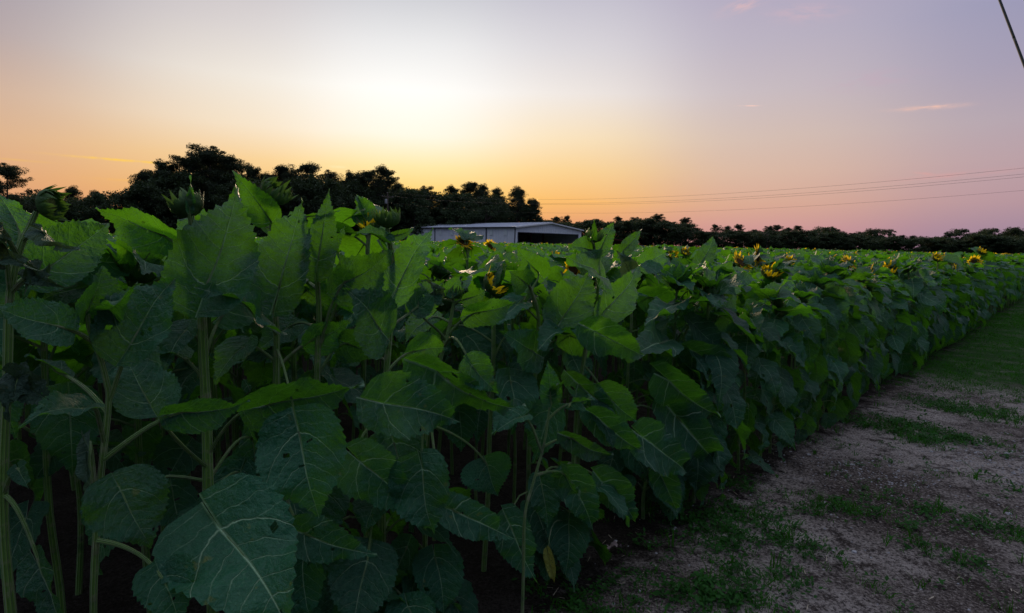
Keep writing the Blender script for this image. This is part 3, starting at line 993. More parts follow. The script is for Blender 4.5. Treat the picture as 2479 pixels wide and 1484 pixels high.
count = 0
NP_, NM_ = 8, 7
PG = {}
MZ = {}
for (x, y, i, s, q) in ind:
    d = sqrt(x * x + y * y)
    tier = 0 if d < 5.2 else 1
    k = R1.randint(NP_ if tier == 0 else NM_)
    if i == 0: k += 10
    key = (tier, k)
    hh = hgt(x, y, i, s) + R1.normal(0, .045) - lower(x, y)
    if i == 0: lab, grp = 'green sunflower plant in the outermost row with leaves hanging over the path', 'sunflowers of the outermost row'
    elif d < 3.4: lab, grp = 'green sunflower plant crowded close behind the first row', 'sunflowers just behind the first row'
    else: lab, grp = 'green unopened sunflower among its like in the open field', 'green sunflowers inside the field'
    if key not in PG:
        rng = np.random.RandomState(40 + k + 20 * tier)
        pg = plant_geo(rng, 1.4, (18 if i == 0 else 14) if tier == 0 else (17 if i == 0 else 12), 'bud', tier, edge=i == 0, low=0. if i == 0 else .29)
        mz = max(np.percentile(g[0][:, 2], 97) for g in pg['leaves'])
        MZ[key] = mz
        sc = hh / mz
        root = build_plant(pg, 'sunflower_plant', lab, rng, tier == 0, tier, grp, (x, y, 0))
        root.rotation_euler = (0, 0, R1.uniform(0, 6.28) if i else radians(-45) + R1.normal(0, .45))
        root.scale = (sc * .95, sc * .95, sc)
        PG[key] = root
    else:
        sc = hh / MZ[key]
        w = R1.uniform(.88, 1.08) * sc
        copy_tree(PG[key], (x, y, 0), R1.uniform(0, 6.28) if i else radians(-45) + R1.normal(0, .45), (w, w, sc), lab, grp, R1.normal(0, .03), R1.normal(0, .03))


def merged_variant(rng, lod, nleaf, kind):
    pg = plant_geo(rng, 1.4 if kind == 'bud' else 1.5, nleaf, kind, 2, tuft=kind == 'bud')
    gs = [(pg['stem'][0], pg['stem'][1], pg['stem'][2], pg['stem'][3] + 1)]
    gs += pg['leaves']
    k_, hp, hd, Rr = pg['head']
    core, br, pe = head_parts(kind, rng, Rr * (1.15 if kind == 'bud' else 1.2), 1)
    Rt = rot_to(hd if kind == 'bud' else (rng.normal(0, .4) + .3, -.7, .4))
    c = xf(core, Rt, hp)
    gs.append((c[0], c[1], c[2], np.array([2, 4, 5])[c[3]]))
    b_ = xf(br, Rt, hp)
    gs.append((b_[0], b_[1], b_[2], b_[3] + 2))
    if pe is not None:
        p_ = xf(pe, Rt, hp)
        gs.append((p_[0], p_[1], p_[2], p_[3] + 3))
    return join(gs)


def mid_variant(rng, kind):
    pg = plant_geo(rng, 1.4, 14, kind, 1.5)
    return pg


# lower-resolution leaves with petioles for the middle distance
_leaf = leaf


def leaf_mid(P0, P1, P2, W, N, rng, nu=22, nv=8, **kw):
    kw.update(nseg=3, ns=3, petiole=True, teeth=0)
    return _leaf(P0, P1, P2, W, N, rng, 6, 4, **kw)


leaf = leaf_mid
VM_ = [merged_variant(np.random.RandomState(100 + k), 1, 14, 'bud') for k in range(7)] + \
      [merged_variant(np.random.RandomState(120), 1, 14, 'open'), merged_variant(np.random.RandomState(121), 1, 14, 'opening')]
leaf = _leaf
VF_ = [merged_variant(np.random.RandomState(140 + k), 2, 12, 'bud') for k in range(6)] + \
      [merged_variant(np.random.RandomState(160), 2, 12, 'open'), merged_variant(np.random.RandomState(161), 2, 12, 'opening')]


def mini(rng):
    gs = []
    for k in range(9):
        a = rng.uniform(0, 6.28)
        e = radians(rng.uniform(-40, 60))
        P1 = np.array([cos(a) * .1, sin(a) * .1, rng.uniform(.75, 1.3)])
        bd = np.array([cos(a) * cos(e), sin(a) * cos(e), sin(e)])
        out = np.array([cos(a), sin(a), 0])
        gs.append(leaf(P1, P1, P1 + bd * .3, .28, UP * cos(e) - out * sin(e), rng, 3, 2, petiole=False, teeth=0))
    yellow = rng.rand() < .12
    core, br, pe = head_parts('opening' if yellow else 'bud', rng, .055, 1)
    hp = (rng.uniform(-.05, .05), rng.uniform(-.05, .05), 1.33)
    Rt = rot_to((rng.normal(0, .4), rng.normal(0, .4) - .3, .6))
    c = xf(core, Rt, hp)
    gs.append((c[0], c[1], c[2], np.array([2, 4, 5])[c[3]]))
    if yellow:
        p_ = xf(pe, Rt, hp)
        gs.append((p_[0], p_[1], p_[2], p_[3] + 3))
    return join(gs)


VX_ = [mini(np.random.RandomState(180 + k)) for k in range(9)]


def tile(variants, xy, hts, rng, special=None, psp=.0):
    out = {}
    pick = rng.randint(0, special if special else len(variants), len(xy))
    if special:
        sp = rng.rand(len(xy)) < psp
        pick[sp] = rng.randint(special, len(variants), sp.sum())
    gs = []
    for vi, g in enumerate(variants):
        idx = np.where(pick == vi)[0]
        if len(idx) == 0: continue
        n = len(idx)
        a = rng.uniform(0, 2 * pi, n) if vi < (special or 99) else rng.normal(0, .25, n)
        s = hts[idx] / np.percentile(g[0][:, 2], 99.3)
        w = s * rng.uniform(.9, 1.15, n)
        ca, sa = np.cos(a), np.sin(a)
        V = g[0]
        X = (V[None, :, 0] * ca[:, None] - V[None, :, 1] * sa[:, None]) * w[:, None] + xy[idx, 0][:, None]
        Y = (V[None, :, 0] * sa[:, None] + V[None, :, 1] * ca[:, None]) * w[:, None] + xy[idx, 1][:, None]
        Z = V[None, :, 2] * s[:, None]
        VV = np.stack([X, Y, Z], -1).reshape(-1, 3)
        FF = (g[1][None] + (np.arange(n) * len(V))[:, None, None]).reshape(-1, 4)
        gs.append((VV, FF, np.tile(g[2], (n, 1)), np.tile(g[3], n)))
    return join(gs)


xy_mid = np.array([(p[0], p[1]) for p in rest])
gm, gf, gx = [], [], []
i = 17
FM = [tuple(p) for p in xy_mid]
mid_list = [p for p in FM if sqrt(p[0] ** 2 + p[1] ** 2) < 17]
far_list = [p for p in FM if sqrt(p[0] ** 2 + p[1] ** 2) >= 17]
far2 = []
BARN0 = np.array([.35, 120.])


def infield(x, y):
    return y < 113 - max(0, -x) * .0 and y > 0


for i in range(0, 190):
    r = .02 + .62 * i
    s = -2.
    thin = 0
    while s < 190:
        p = NV * (DROW + r + R1.normal(0, .05)) + DV * s
        dd = sqrt(p[0] ** 2 + p[1] ** 2)
        step = R1.uniform(.2, .34)
        if i < 17 and s < 34:
            s += step
            continue
        if dd < 17: keep = 1.
        elif dd < 30: keep = 1.
        elif dd < 45: keep = .5
        else: keep = .22 if i > 3 else .8
        s += step / keep
        q = project(np.array([p[0], p[1], 1.0]))
        if q is None or q[0] < -60 or q[0] > 1100: continue
        if not infield(p[0], p[1]): continue
        if dd < 15: mid_list.append((p[0], p[1]))
        elif dd < 40: far_list.append((p[0], p[1]))
        else: far2.append((p[0], p[1]))
gm = tile(VM_, np.array(mid_list), 1.365 + R1.normal(0, .035, len(mid_list)) - np.array([lower(*p_) for p_ in mid_list]), R1, 7, .035)
gf = tile(VF_, np.array(far_list), 1.36 + R1.normal(0, .06, len(far_list)), R1, 6, .03)
gx = tile(VX_, np.array(far2), 1.34 + R1.normal(0, .09, len(far2)), R1)
print('field', len(mid_list), len(far_list), len(far2), len(gm[1]), len(gf[1]), len(gx[1]), 'ind', len(ind))
o = obj('sunflower_field', mesh('sunflower_field', join([gm, gf, gx]), [M_LEAF, M_STEM, M_BRACT, M_PETAL, M_DISK, M_DISKG]))
tag(o, 'dense green sunflower crop stretching away to the shed and far trees', 'crop', kind='stuff')


# ------------------------------------------------------------------ ground
def vnoise(x, y, seed=0):
    rs = np.random.RandomState(seed)
    z = np.zeros_like(x)
    for k in range(22):
        f = 2 ** rs.uniform(0, 4.6)
        a = rs.uniform(0, 6.28)
        z += np.sin((x * cos(a) + y * sin(a)) * f + rs.uniform(0, 6.28)) / f ** .8
    return z


def gz(x, y):
    x, y = np.asarray(x, float), np.asarray(y, float)
    fade = np.clip(1.6 - np.hypot(x, y) / 9., 0, 1)
    return (vnoise(x, y, 3) * .008) * fade - .004


def axis(lo, hi, step, far, g=1.16):
    a = list(np.arange(lo, hi + 1e-6, step))
    s = step
    v = hi
    while v < far:
        s *= g; v += s; a.append(v)
    s = step
    v = lo
    b = []
    while v > -far:
        s *= g; v -= s; b.append(v)
    return np.array(b[::-1] + a)


gxv, gyv = axis(-1.5, 7., .045, 1500), axis(.8, 9., .045, 1500)
XX, YY = np.meshgrid(gxv, gyv, indexing='ij')
ZZ = gz(XX, YY)
nx, ny = XX.shape
ii, jj = np.meshgrid(np.arange(nx - 1), np.arange(ny - 1), indexing='ij')
ii, jj = ii.ravel(), jj.ravel()
Fq = np.stack([ii * ny + jj, (ii + 1) * ny + jj, (ii + 1) * ny + jj + 1, ii * ny + jj + 1], 1)

mS, b, p = mat('bare_soil')
ps_ = b.new('ShaderNodeNewGeometry').outputs['Position']
n1 = b.noise(ps_, 1.1, 5., .6)
n2 = b.noise(ps_, 9., 6., .7)
n3 = b.noise(ps_, 75., 5., .7)
col = b.mix(b.mr(n1, .35, .65), (.15, .115, .10), (.60, .51, .47))
col = b.mix(b.mr(n2, .47, .66), col, (.085, .064, .055))
col = b.mix(b.m('MULTIPLY', b.mr(n3, .54, .64), .7), col, (.62, .54, .50))
col = b.mix(b.m('MULTIPLY', b.mr(n3, .52, .40), .85), col, (.045, .036, .036))
sx = b.new('ShaderNodeSeparateXYZ')
b.l.new(ps_, sx.inputs[0])
# grassed ground further along the verge, painted shade under the crop
dist = b.m('SQRT', b.m('ADD', b.m('MULTIPLY', sx.outputs[0], sx.outputs[0]), b.m('MULTIPLY', sx.outputs[1], sx.outputs[1])))
gr = b.mr(b.m('ADD', dist, b.m('MULTIPLY', n1, 2.)), 8.6, 9.8)
col = b.mix(b.m('MULTIPLY', gr, b.mr(b.noise(ps_, 2.6, 5., .65), .38, .56, .72, .96)), col, b.mix(n2, (.018, .07, .012), (.04, .12, .02)))
# shade between the crop rows, painted as a darker soil colour
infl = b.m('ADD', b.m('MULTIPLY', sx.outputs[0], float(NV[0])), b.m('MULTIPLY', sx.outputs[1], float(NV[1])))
crop_shade = b.mr(b.m('ADD', infl, b.m('MULTIPLY', b.m('SUBTRACT', n2, .5), .7)), DROW - .30, DROW - .02)
col = b.mix(b.m('MULTIPLY', crop_shade, .9), col, b.mix(n3, (.014, .011, .009), (.034, .026, .022)))
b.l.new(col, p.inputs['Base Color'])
p.inputs['Roughness'].default_value = .95
p.inputs['Specular IOR Level'].default_value = .04
hh_ = b.m('ADD', b.m('MULTIPLY', n2, 1.2), b.m('MULTIPLY', n3, .5))
vo = b.new('ShaderNodeTexVoronoi')
b.l.new(ps_, vo.inputs['Vector']); vo.inputs['Scale'].default_value = 130.
hh_ = b.m('ADD', hh_, b.m('MULTIPLY', vo.outputs['Distance'], -.25))
b.l.new(b.bump(hh_, 1., .06), p.inputs['Normal'])
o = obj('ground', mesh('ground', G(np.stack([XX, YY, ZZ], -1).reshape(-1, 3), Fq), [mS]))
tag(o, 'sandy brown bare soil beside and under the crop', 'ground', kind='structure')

# patches: ellipses on the ground (view px, radius in m)
PATCH = [(1850, 1310, .30, .16, 1.), (1790, 1275, .16, .1, .9), (2200, 1300, .32, .14, 1.), (2080, 1240, .2, .07, .9), (1720, 1455, .25, .1, .9), (1880, 1440, .22, .1, .9),
         (2060, 1470, .3, .1, .5), (2250, 1060, .42, .12, 1.), (2170, 1030, .22, .09, .7), (2330, 1380, .35, .12, .9), (2440, 1420, .3, .14, .8),
         (2400, 1285, .4, .06, .9), (1330, 1455, .26, .1, .5), (1900, 1350, .16, .08, .9), (2120, 1345, .25, .06, .6), (1440, 1470, .2, .06, .6),
         (1790, 1170, .1, .05, .7), (2010, 1240, .12, .05, .9), (1690, 1240, .12, .05, .5), (2440, 1180, .3, .05, .3), (1830, 1060, .12, .05, .4),
         (1960, 1400, .2, .06, .7), (2300, 1310, .25, .08, .8), (2060, 1160, .1, .04, .5), (2180, 1450, .25, .1, .5), (2400, 1000, .5, .14, .5)]
PC = []
for px, py, ra, rb, st in PATCH:
    g_ = onground(px, py)
    PC.append((g_[0], g_[1], ra * 1.25, rb * 1.45, st))


def patch(x, y):
    v = np.zeros_like(x)
    for cx, cy, ra, rb, st in PC:
        # long axis across the view ray
        L_ = sqrt(cx * cx + cy * cy)
        ax_, ay_ = cy / L_, -cx / L_
        u = (x - cx) * ax_ + (y - cy) * ay_
        w = (x - cx) * ay_ * -1 + (y - cy) * ax_
        v = np.maximum(v, st * np.exp(-((u / ra) ** 2 + (w / (rb * 1.3)) ** 2) ** 1.3))
    n = vnoise(x * 2.6, y * 2.6, 8) * .45
    return np.clip(v * (1. + n), 0, 1)


def outside(x, y):
    """distance to the path side of the first row"""
    return DROW - (x * NV[0] + y * NV[1])


RG = np.random.RandomState(77)


def blades(x, y, h, w, lean, bend=.5):
    n = len(x)
    a = RG.uniform(0, 2 * pi, n)
    dx, dy = np.cos(a), np.sin(a)
    la = RG.uniform(0, 2 * pi, n)
    ll = np.abs(RG.normal(0, lean, n)) * h
    lx, ly = np.cos(la) * ll, np.sin(la) * ll
    z0 = gz(x, y) - .004
    V = np.zeros((n, 6, 3))
    for k, (f, ww) in enumerate(((0, 1.), (.55, .8), (1., .08))):
        cx = x + lx * f ** 1.8
        cy = y + ly * f ** 1.8
        cz = z0 + h * f * (1 - .25 * lean * f)
        V[:, 2 * k] = np.stack([cx - dx * w * ww, cy - dy * w * ww, cz], 1)
        V[:, 2 * k + 1] = np.stack([cx + dx * w * ww, cy + dy * w * ww, cz], 1)
    f0 = np.array([[0, 1, 3, 2], [2, 3, 5, 4]])
    Fq = (f0[None] + (np.arange(n) * 6)[:, None, None]).reshape(-1, 4)
    return G(V.reshape(-1, 3), Fq)


def sample(n, x0, x1, y0, y1, fn):
    x = RG.uniform(x0, x1, n); y = RG.uniform(y0, y1, n)
    k = RG.rand(n) < fn(x, y)
    return x[k], y[k]


# tufts: blades grouped around centres
def tufts(cx, cy, per, spread, h, w, lean):
    n = len(cx) * per
    x = np.repeat(cx, per) + RG.normal(0, spread, n)
    y = np.repeat(cy, per) + RG.normal(0, spread, n)
    hh = np.repeat(RG.uniform(.5, 1.3, len(cx)), per) * h * RG.uniform(.5, 1.2, n)
    return blades(x, y, hh, w * RG.uniform(.6, 1.3, n), lean)


vis = lambda x, y: (outside(x, y) > -.25)
gs = []
x, y = sample(16000, .1, 6.5, 1.2, 6.2, lambda x, y: vis(x, y) * (patch(x, y) * .95 + .02))
gs.append(tufts(x, y, 9, .014, .042, .0022, .9))
x, y = sample(5000, .1, 6.5, 1.2, 6.2, lambda x, y: vis(x, y) * (patch(x, y) * .22 + .012))
gs.append(tufts(x, y, 8, .010, .085, .0028, .6))
verge = lambda x, y: vis(x, y) * np.clip((np.hypot(x, y) - 5.9 + vnoise(x * .8, y * .8, 4) * .9) * .9, 0, 1) * np.clip(.6 + vnoise(x * 1.7, y * 1.7, 14) * .6, .4, 1)
x, y = sample(26000, 2., 15., 3.5, 14., lambda x, y: verge(x, y) * (np.abs(x - y + 1) < 5) * .95)
gs.append(tufts(x, y, 10, .025, .045, .0024, .9))
x, y = sample(15000, 6., 34., 9., 34., lambda x, y: vis(x, y) * (np.abs(x - y + 1) < 5) * (np.hypot(x, y) > 15) * 1.)
gs.append(tufts(x, y, 9, .08, .06, .006, .9))
o = obj('grass', mesh('grass', join(gs), [M_GRASS], False))
tag(o, 'short dark green grass in tufts and along the verge', 'grass', kind='stuff')


# broad-leaved weeds: rosettes of small oval leaves
def weed_leaves(cx, cy, per, spread, ln):
    n = len(cx) * per
    x = np.repeat(cx, per) + RG.normal(0, spread, n)
    y = np.repeat(cy, per) + RG.normal(0, spread, n)
    z = gz(x, y) + RG.uniform(.002, .034, n) * np.repeat(RG.uniform(.5, 1.5, len(cx)), per)
    a = RG.uniform(0, 2 * pi, n)
    e = RG.uniform(-.2, 1.0, n)
    l = ln * RG.uniform(.5, 1.4, n)
    d = np.stack([np.cos(a) * np.cos(e), np.sin(a) * np.cos(e), np.sin(e)], 1)
    s_ = np.stack([-np.sin(a), np.cos(a), RG.normal(0, .3, n)], 1) * (l * .28)[:, None]
    P = np.stack([x, y, z], 1)
    V = np.stack([P, P + d * (l * .5)[:, None] + s_, P + d * l[:, None] + np.array([0, 0, -.2]) * l[:, None] * .5, P + d * (l * .5)[:, None] - s_], 1)
    Fq = (np.array([[0, 1, 2, 3]])[None] + (np.arange(n) * 4)[:, None, None]).reshape(-1, 4)
    return G(V.reshape(-1, 3), Fq)


gs = []
x, y = sample(14000, .1, 6.5, 1.2, 6.2, lambda x, y: vis(x, y) * (patch(x, y) ** 1.1 * .95 + .012))
gs.append(weed_leaves(x, y, 16, .024, .022))
x, y = sample(2600, .1, 6.5, 1.2, 6.2, lambda x, y: vis(x, y) * (patch(x, y) * .4 + .03))
gs.append(weed_leaves(x, y, 9, .014, .03))
x, y = sample(6000, 3., 12., 4., 11., lambda x, y: verge(x, y) * .5 * (np.abs(x - y + 1) < 4))
gs.append(weed_leaves(x, y, 10, .03, .022))
o = obj('weeds', mesh('weeds', join(gs), [M_WEED], False))
tag(o, 'low broad-leaved weeds creeping over the sandy soil', 'weeds', kind='stuff')


# gravel
def pebbles(x, y, r):
    n = len(x)
    base = np.array([[1, 0, 0], [0, 1, 0], [-1, 0, 0], [0, -1, 0], [.7, .7, .55], [-.7, .7, .6], [-.7, -.7, .5], [.7, -.7, .6]], float)
    V = np.zeros((n, 8, 3))
    a = RG.uniform(0, 6.28, n)
    ca, sa = np.cos(a), np.sin(a)
    B = np.array([[1, 1, -.3], [-1, 1, -.3], [-1, -1, -.3], [1, -1, -.3], [.6, .6, .7], [-.6, .6, .7], [-.6, -.6, .7], [.6, -.6, .7]])[None] * (1 + RG.uniform(-.3, .3, (n, 8, 3)))
    B = B * r[:, None, None] * np.array([1., .8, .6])
    V[..., 0] = B[..., 0] * ca[:, None] - B[..., 1] * sa[:, None] + x[:, None]
    V[..., 1] = B[..., 0] * sa[:, None] + B[..., 1] * ca[:, None] + y[:, None]
    V[..., 2] = B[..., 2] + gz(x, y)[:, None]
    f0 = np.array([[4, 5, 6, 7], [0, 1, 5, 4], [1, 2, 6, 5], [2, 3, 7, 6], [3, 0, 4, 7]])
    Fq = (f0[None] + (np.arange(n) * 8)[:, None, None]).reshape(-1, 4)
    return G(V.reshape(-1, 3), Fq)


def spot(px, py, ra):
    c = onground(px, py)
    return lambda x, y: np.exp(-((x - c[0]) ** 2 + (y - c[1]) ** 2) / ra ** 2)


s1, s2, s3 = spot(2130, 1150, .35), spot(2420, 1110, .5), spot(1980, 1120, .3)
x, y = sample(26000, .3, 6.2, 1.3, 6.2, lambda x, y: vis(x, y) * np.clip(s1(x, y) * .9 + s2(x, y) + s3(x, y) * .4 + .07, 0, 1) * .6)
o = obj('gravel', mesh('gravel', pebbles(x, y, RG.uniform(.002, .0075, len(x)) * np.where(RG.rand(len(x)) < .04, 2., 1.)), [M_PEBBLE], False))
tag(o, 'fine grey gravel scattered over the bare soil', 'gravel', kind='stuff')

# clods of earth
x, y = sample(5200, .1, 6.2, 1.2, 6.2, lambda x, y: vis(x, y) * .8)
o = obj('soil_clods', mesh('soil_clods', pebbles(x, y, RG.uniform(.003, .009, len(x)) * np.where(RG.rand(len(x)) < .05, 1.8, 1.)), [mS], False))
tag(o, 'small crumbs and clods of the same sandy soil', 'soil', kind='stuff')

# dry straw bits
x, y = sample(2600, .1, 6.2, 1.2, 6.2, lambda x, y: vis(x, y) * np.clip(.25 + np.exp(-(outside(x, y) / .5) ** 2) * .6, 0, 1))
n = len(x)
a = RG.uniform(0, 6.28, n); l = RG.uniform(.01, .06, n); w = RG.uniform(.0009, .0024, n)
P = np.stack([x, y, gz(x, y) + .005], 1)
d = np.stack([np.cos(a), np.sin(a), RG.normal(0, .12, n)], 1) * l[:, None]
s_ = np.stack([-np.sin(a), np.cos(a), np.zeros(n)], 1) * w[:, None]
up = np.array([0, 0, .001])
V = np.stack([P - s_, P + s_, P + d + s_ * .5, P + d - s_ * .5], 1)
o = obj('dry_straw', mesh('dry_straw', G(V.reshape(-1, 3), np.arange(n * 4).reshape(-1, 4)), [M_STRAW], False))
tag(o, 'bits of pale dry straw lying on the soil', 'straw', kind='stuff')

# one fallen stick under the row, one shrivelled leaf and one pale straw
A, B_ = onground(1848, 1068), onground(1926, 1058)
A[2] = B_[2] = .012
pth = smooth_path([A, A * .6 + B_ * .4 + np.array([0, 0, .02]), B_], 12)
root = thing('fallen_stick', 'thin grey dead stick lying on soil under the row edge', 'stick', tuple(A))
obj('stick', mesh('stick', xf(tube(pth, np.linspace(.004, .009, 12), 7), T=-A), [M_TWIG]), root)
obj('side_twig', mesh('side_twig', xf(tube(smooth_path([pth[6], pth[6] + np.array([.05, .06, .02])], 5), [.004, .0035, .003, .002, .001], 5), T=-A), [M_TWIG]), root)
A = onground(1474, 1334); A[2] = .01
M_DEAD = simple('dead_leaf_pink_brown', (.30, .22, .22), .8, .4, 60.)
g = leaf(A, A, A + np.array([.06, .012, .012]), .035, UP, np.random.RandomState(3), 14, 6, arch=.2, fold=.4, wave=.14, petr=.001)
tag(obj('fallen_leaf', mesh('fallen_leaf', xf(g, T=-A), [M_DEAD, M_STRAW]), None, tuple(A)), 'curled pale dead leaf lying on soil beside the first row', 'leaf')


# ------------------------------------------------------------------ trees
def cards(C, rad, n, size, rng, flat=1.):
    """n leaf cards in an ellipsoidal clump"""
    d = rng.normal(0, 1, (n, 3))
    d /= np.linalg.norm(d, axis=1)[:, None]
    rr = rng.uniform(.1, 1., n) ** .5 * (1 + np.abs(rng.normal(0, .14, n)))
    P = C + d * rr[:, None] * np.array([rad, rad, rad * flat])
    a = rng.normal(0, 1, (n, 3)); a /= np.linalg.norm(a, axis=1)[:, None]
    bq = np.cross(a, rng.normal(0, 1, (n, 3))); bq /= np.linalg.norm(bq, axis=1)[:, None]
    s = size * rng.uniform(.5, 1.3, n)[:, None]
    V = np.stack([P - a * s, P + bq * s * .45, P + a * s, P - bq * s * .45], 1)
    return V.reshape(-1, 3)


def tree_pine(seed, Ht=22., bottom=.42, spreadf=1.):
    rng = np.random.RandomState(seed)
    lean = rng.normal(0, .5, 2)
    tp = smooth_path([np.array([0, 0, -.3]), np.array([lean[0] * .3, lean[1] * .3, Ht * .4]), np.array([lean[0], lean[1], Ht * .75]), np.array([lean[0] * 1.3, lean[1] * 1.3, Ht * .96])], 14)
    tr = [tube(tp, np.linspace(.32, .05, 14), 7)]
    Vc = []
    nl = rng.randint(27, 34)
    for k in range(nl):
        f = bottom + (1 - bottom) * (k + rng.rand()) / nl * .97
        i = f / .96 * 13
        P0 = tp[min(int(i), 13)]
        prof = sin(min(1., (f - bottom) / (1 - bottom) * .8 + .22) * pi) ** .6 + .12
        a = k * 2.4 + rng.normal(0, .5)
        ln = 4.2 * prof * spreadf * rng.uniform(.5, 1.15)
        e = rng.uniform(.0, .5) + (f - bottom) * .8
        P1 = P0 + np.array([cos(a) * cos(e), sin(a) * cos(e), sin(e)]) * ln
        mid = (P0 + P1) / 2 - UP * .12 * ln
        tr.append(tube(smooth_path([P0, mid, P1], 5), np.linspace(.1, .03, 5), 4))
        for j in range(rng.randint(3, 6)):
            t = rng.uniform(.3, 1.1)
            C = P0 + (P1 - P0) * t + rng.normal(0, .45, 3)
            rad = rng.uniform(.75, 1.45)
            Vc.append(cards(C, rad * rng.uniform(.6, 1.15), int(125 * rad), .18, rng, rng.uniform(.5, .9)))
    for j in range(4):
        Vc.append(cards(tp[-1] + rng.normal(0, .7, 3) * np.array([1, 1, .35]) + UP * .1, rng.uniform(.8, 1.3), 70, .32, rng, .6))
    V = np.concatenate(Vc)
    return join(tr), G(V, np.arange(len(V)).reshape(-1, 4)), Ht


def tree_broad(seed, Ht=14., wide=1.):
    rng = np.random.RandomState(seed)
    tp = smooth_path([np.array([0, 0, -.3]), np.array([.1, .1, Ht * .3]), np.array([rng.normal(0, .4), rng.normal(0, .4), Ht * .7])], 10)
    tr = [tube(tp, np.linspace(.3, .08, 10), 7)]
    Vc = []
    for k in range(84):
        z = rng.uniform(.06, 1.) ** .85
        R_ = Ht * .38 * wide * sqrt(max(.05, 1 - ((z - .48) / .56) ** 2))
        a = rng.uniform(0, 6.28)
        q = sqrt(rng.rand()) * R_
        C = np.array([cos(a) * q, sin(a) * q, z * Ht - .5])
        if k % 5 == 0:
            tr.append(tube(smooth_path([tp[min(9, int(z * 9))], C], 4), [.09, .07, .05, .02], 4))
        rad = rng.uniform(.9, 1.8)
        Vc.append(cards(C, rad * rng.uniform(.6, 1.1), int(95 * rad), .27, rng, .8))
    V = np.concatenate(Vc)
    V[:, 2] = np.maximum(V[:, 2], .05)
    return join(tr), G(V, np.arange(len(V)).reshape(-1, 4)), Ht


TP = {}
TREES = []
for k in range(6): TREES.append(('pine', tree_pine(300 + k, 22., (.34, .42, .3, .5, .36, .52)[k], (1., .85, 1.25, .8, 1.05, .7)[k])))
for k in range(5): TREES.append(('broad', tree_broad(400 + k, 14., (1., .8, 1.2, 1., .9)[k])))
TM = [(kind, mesh('trunk', t[0], [M_BARK]), mesh('crown', t[1], [M_PINE if kind == 'pine' else M_BROAD], False), t[2]) for kind, t in TREES]
RT = np.random.RandomState(9)


def put_tree(k, px, topy, dist, label, group=None, wscale=1.):
    kind, mt, mc, Ht = TM[k]
    top = ondepth(px, topy, dist)
    s = top[2] / Ht * (1.05 if kind == 'pine' else 1.1)
    name = 'pine_tree' if kind == 'pine' else 'broadleaf_tree'
    root = thing(name, label, 'tree', (top[0], top[1], 0), RT.uniform(0, 6.28), group)
    w = s ** .6 * wscale
    root.scale = (w, w, s)
    obj('trunk', mt, root)
    obj('crown', mc, root)


LT = [  # tall left cluster: px, top y, dist, proto, label, width
    (8, 412, 120, 2, 'round-topped pine cut off by the left edge of the picture', .9),
    (172, 462, 170, 3, 'first small pine on the left skyline behind the spiky bud', .8),
    (232, 470, 172, 5, 'second small flat-topped pine on the left skyline', .8),
    (352, 425, 165, 5, 'layered flat-branched pine at the left end of the tall grove', 1.1),
    (388, 405, 160, 1, 'ragged pine just left of the highest rounded crown', 1.1),
    (452, 392, 158, 2, 'broad pine joining the left flank of the highest crown', 1.2),
    (515, 374, 156, 2, 'highest rounded tree of the left grove', 1.35),
    (560, 392, 160, 0, 'pine on the right shoulder of the highest tree', 1.1),
    (604, 414, 166, 1, 'small pine top just right of the highest tree', .9),
    (652, 432, 164, 4, 'pine behind the large spiky bud on the skyline', 1.),
    (692, 414, 160, 0, 'pine top right of the large spiky bud', 1.),
    (742, 412, 158, 4, 'dense flat-topped pine above the pale upright leaf', 1.15),
    (792, 428, 162, 2, 'pine at the right end of the flat-topped group', .9),
    (848, 430, 166, 1, 'pine left of the utility pole', .95),
    (884, 424, 160, 0, 'full pine just left of the utility pole', 1.1),
    (938, 419, 156, 4, 'pine whose round top rises behind the utility pole', 1.05),
    (965, 455, 165, 1, 'low pine shoulder right of the utility pole', .9),
    (1030, 463, 158, 2, 'low wide pine right of the utility pole', .8),
    (1100, 462, 160, 4, 'pine above the left part of the shed roof', .8),
    (1138, 450, 157, 0, 'tallest pine above the middle of the shed roof', .95),
    (1166, 458, 162, 1, 'slim pine right of the tallest one above the shed', .85),
    (1205, 468, 158, 4, 'pine above the shed roof before the sky gap', .9),
    (1252, 464, 150, 3, 'tall bare-stemmed pine near the right end of the grove', .95),
    (1290, 490, 150, 5, 'last open pine at the right end of the grove', .95),
    (1268, 500, 156, 1, 'shorter pine tucked behind the last open pine', .7)]
for px, ty, d, k, lab, w in LT:
    put_tree(k, px, ty, d, lab, 'tall pines of the left grove', w)
# lower trees in front and between
px = -60
while px < 1300:
    y_ = np.interp(px, [-60, 60, 150, 330, 420, 800, 1000, 1200, 1300], [500, 478, 494, 470, 440, 448, 478, 492, 520]) + RT.uniform(-8, 12)
    put_tree(6 + RT.randint(5), px, y_, RT.uniform(148, 172), 'dark leafy tree filling the understory of the left grove', 'understory trees of the left grove', 1.1)
    px += RT.uniform(22, 34)
SKX = [t_[0] for t_ in LT if t_[0] > 300 and t_[0] != 1268]
SKY_ = [t_[1] for t_ in LT if t_[0] > 300 and t_[0] != 1268]
px = 350
while px < 1235:
    put_tree(6 + RT.randint(5), px, np.interp(px, SKX, SKY_) + RT.uniform(22, 44), RT.uniform(170, 184), 'tall rounded tree filling the back of the left grove', 'back trees of the left grove', .8)
    px += RT.uniform(24, 34)
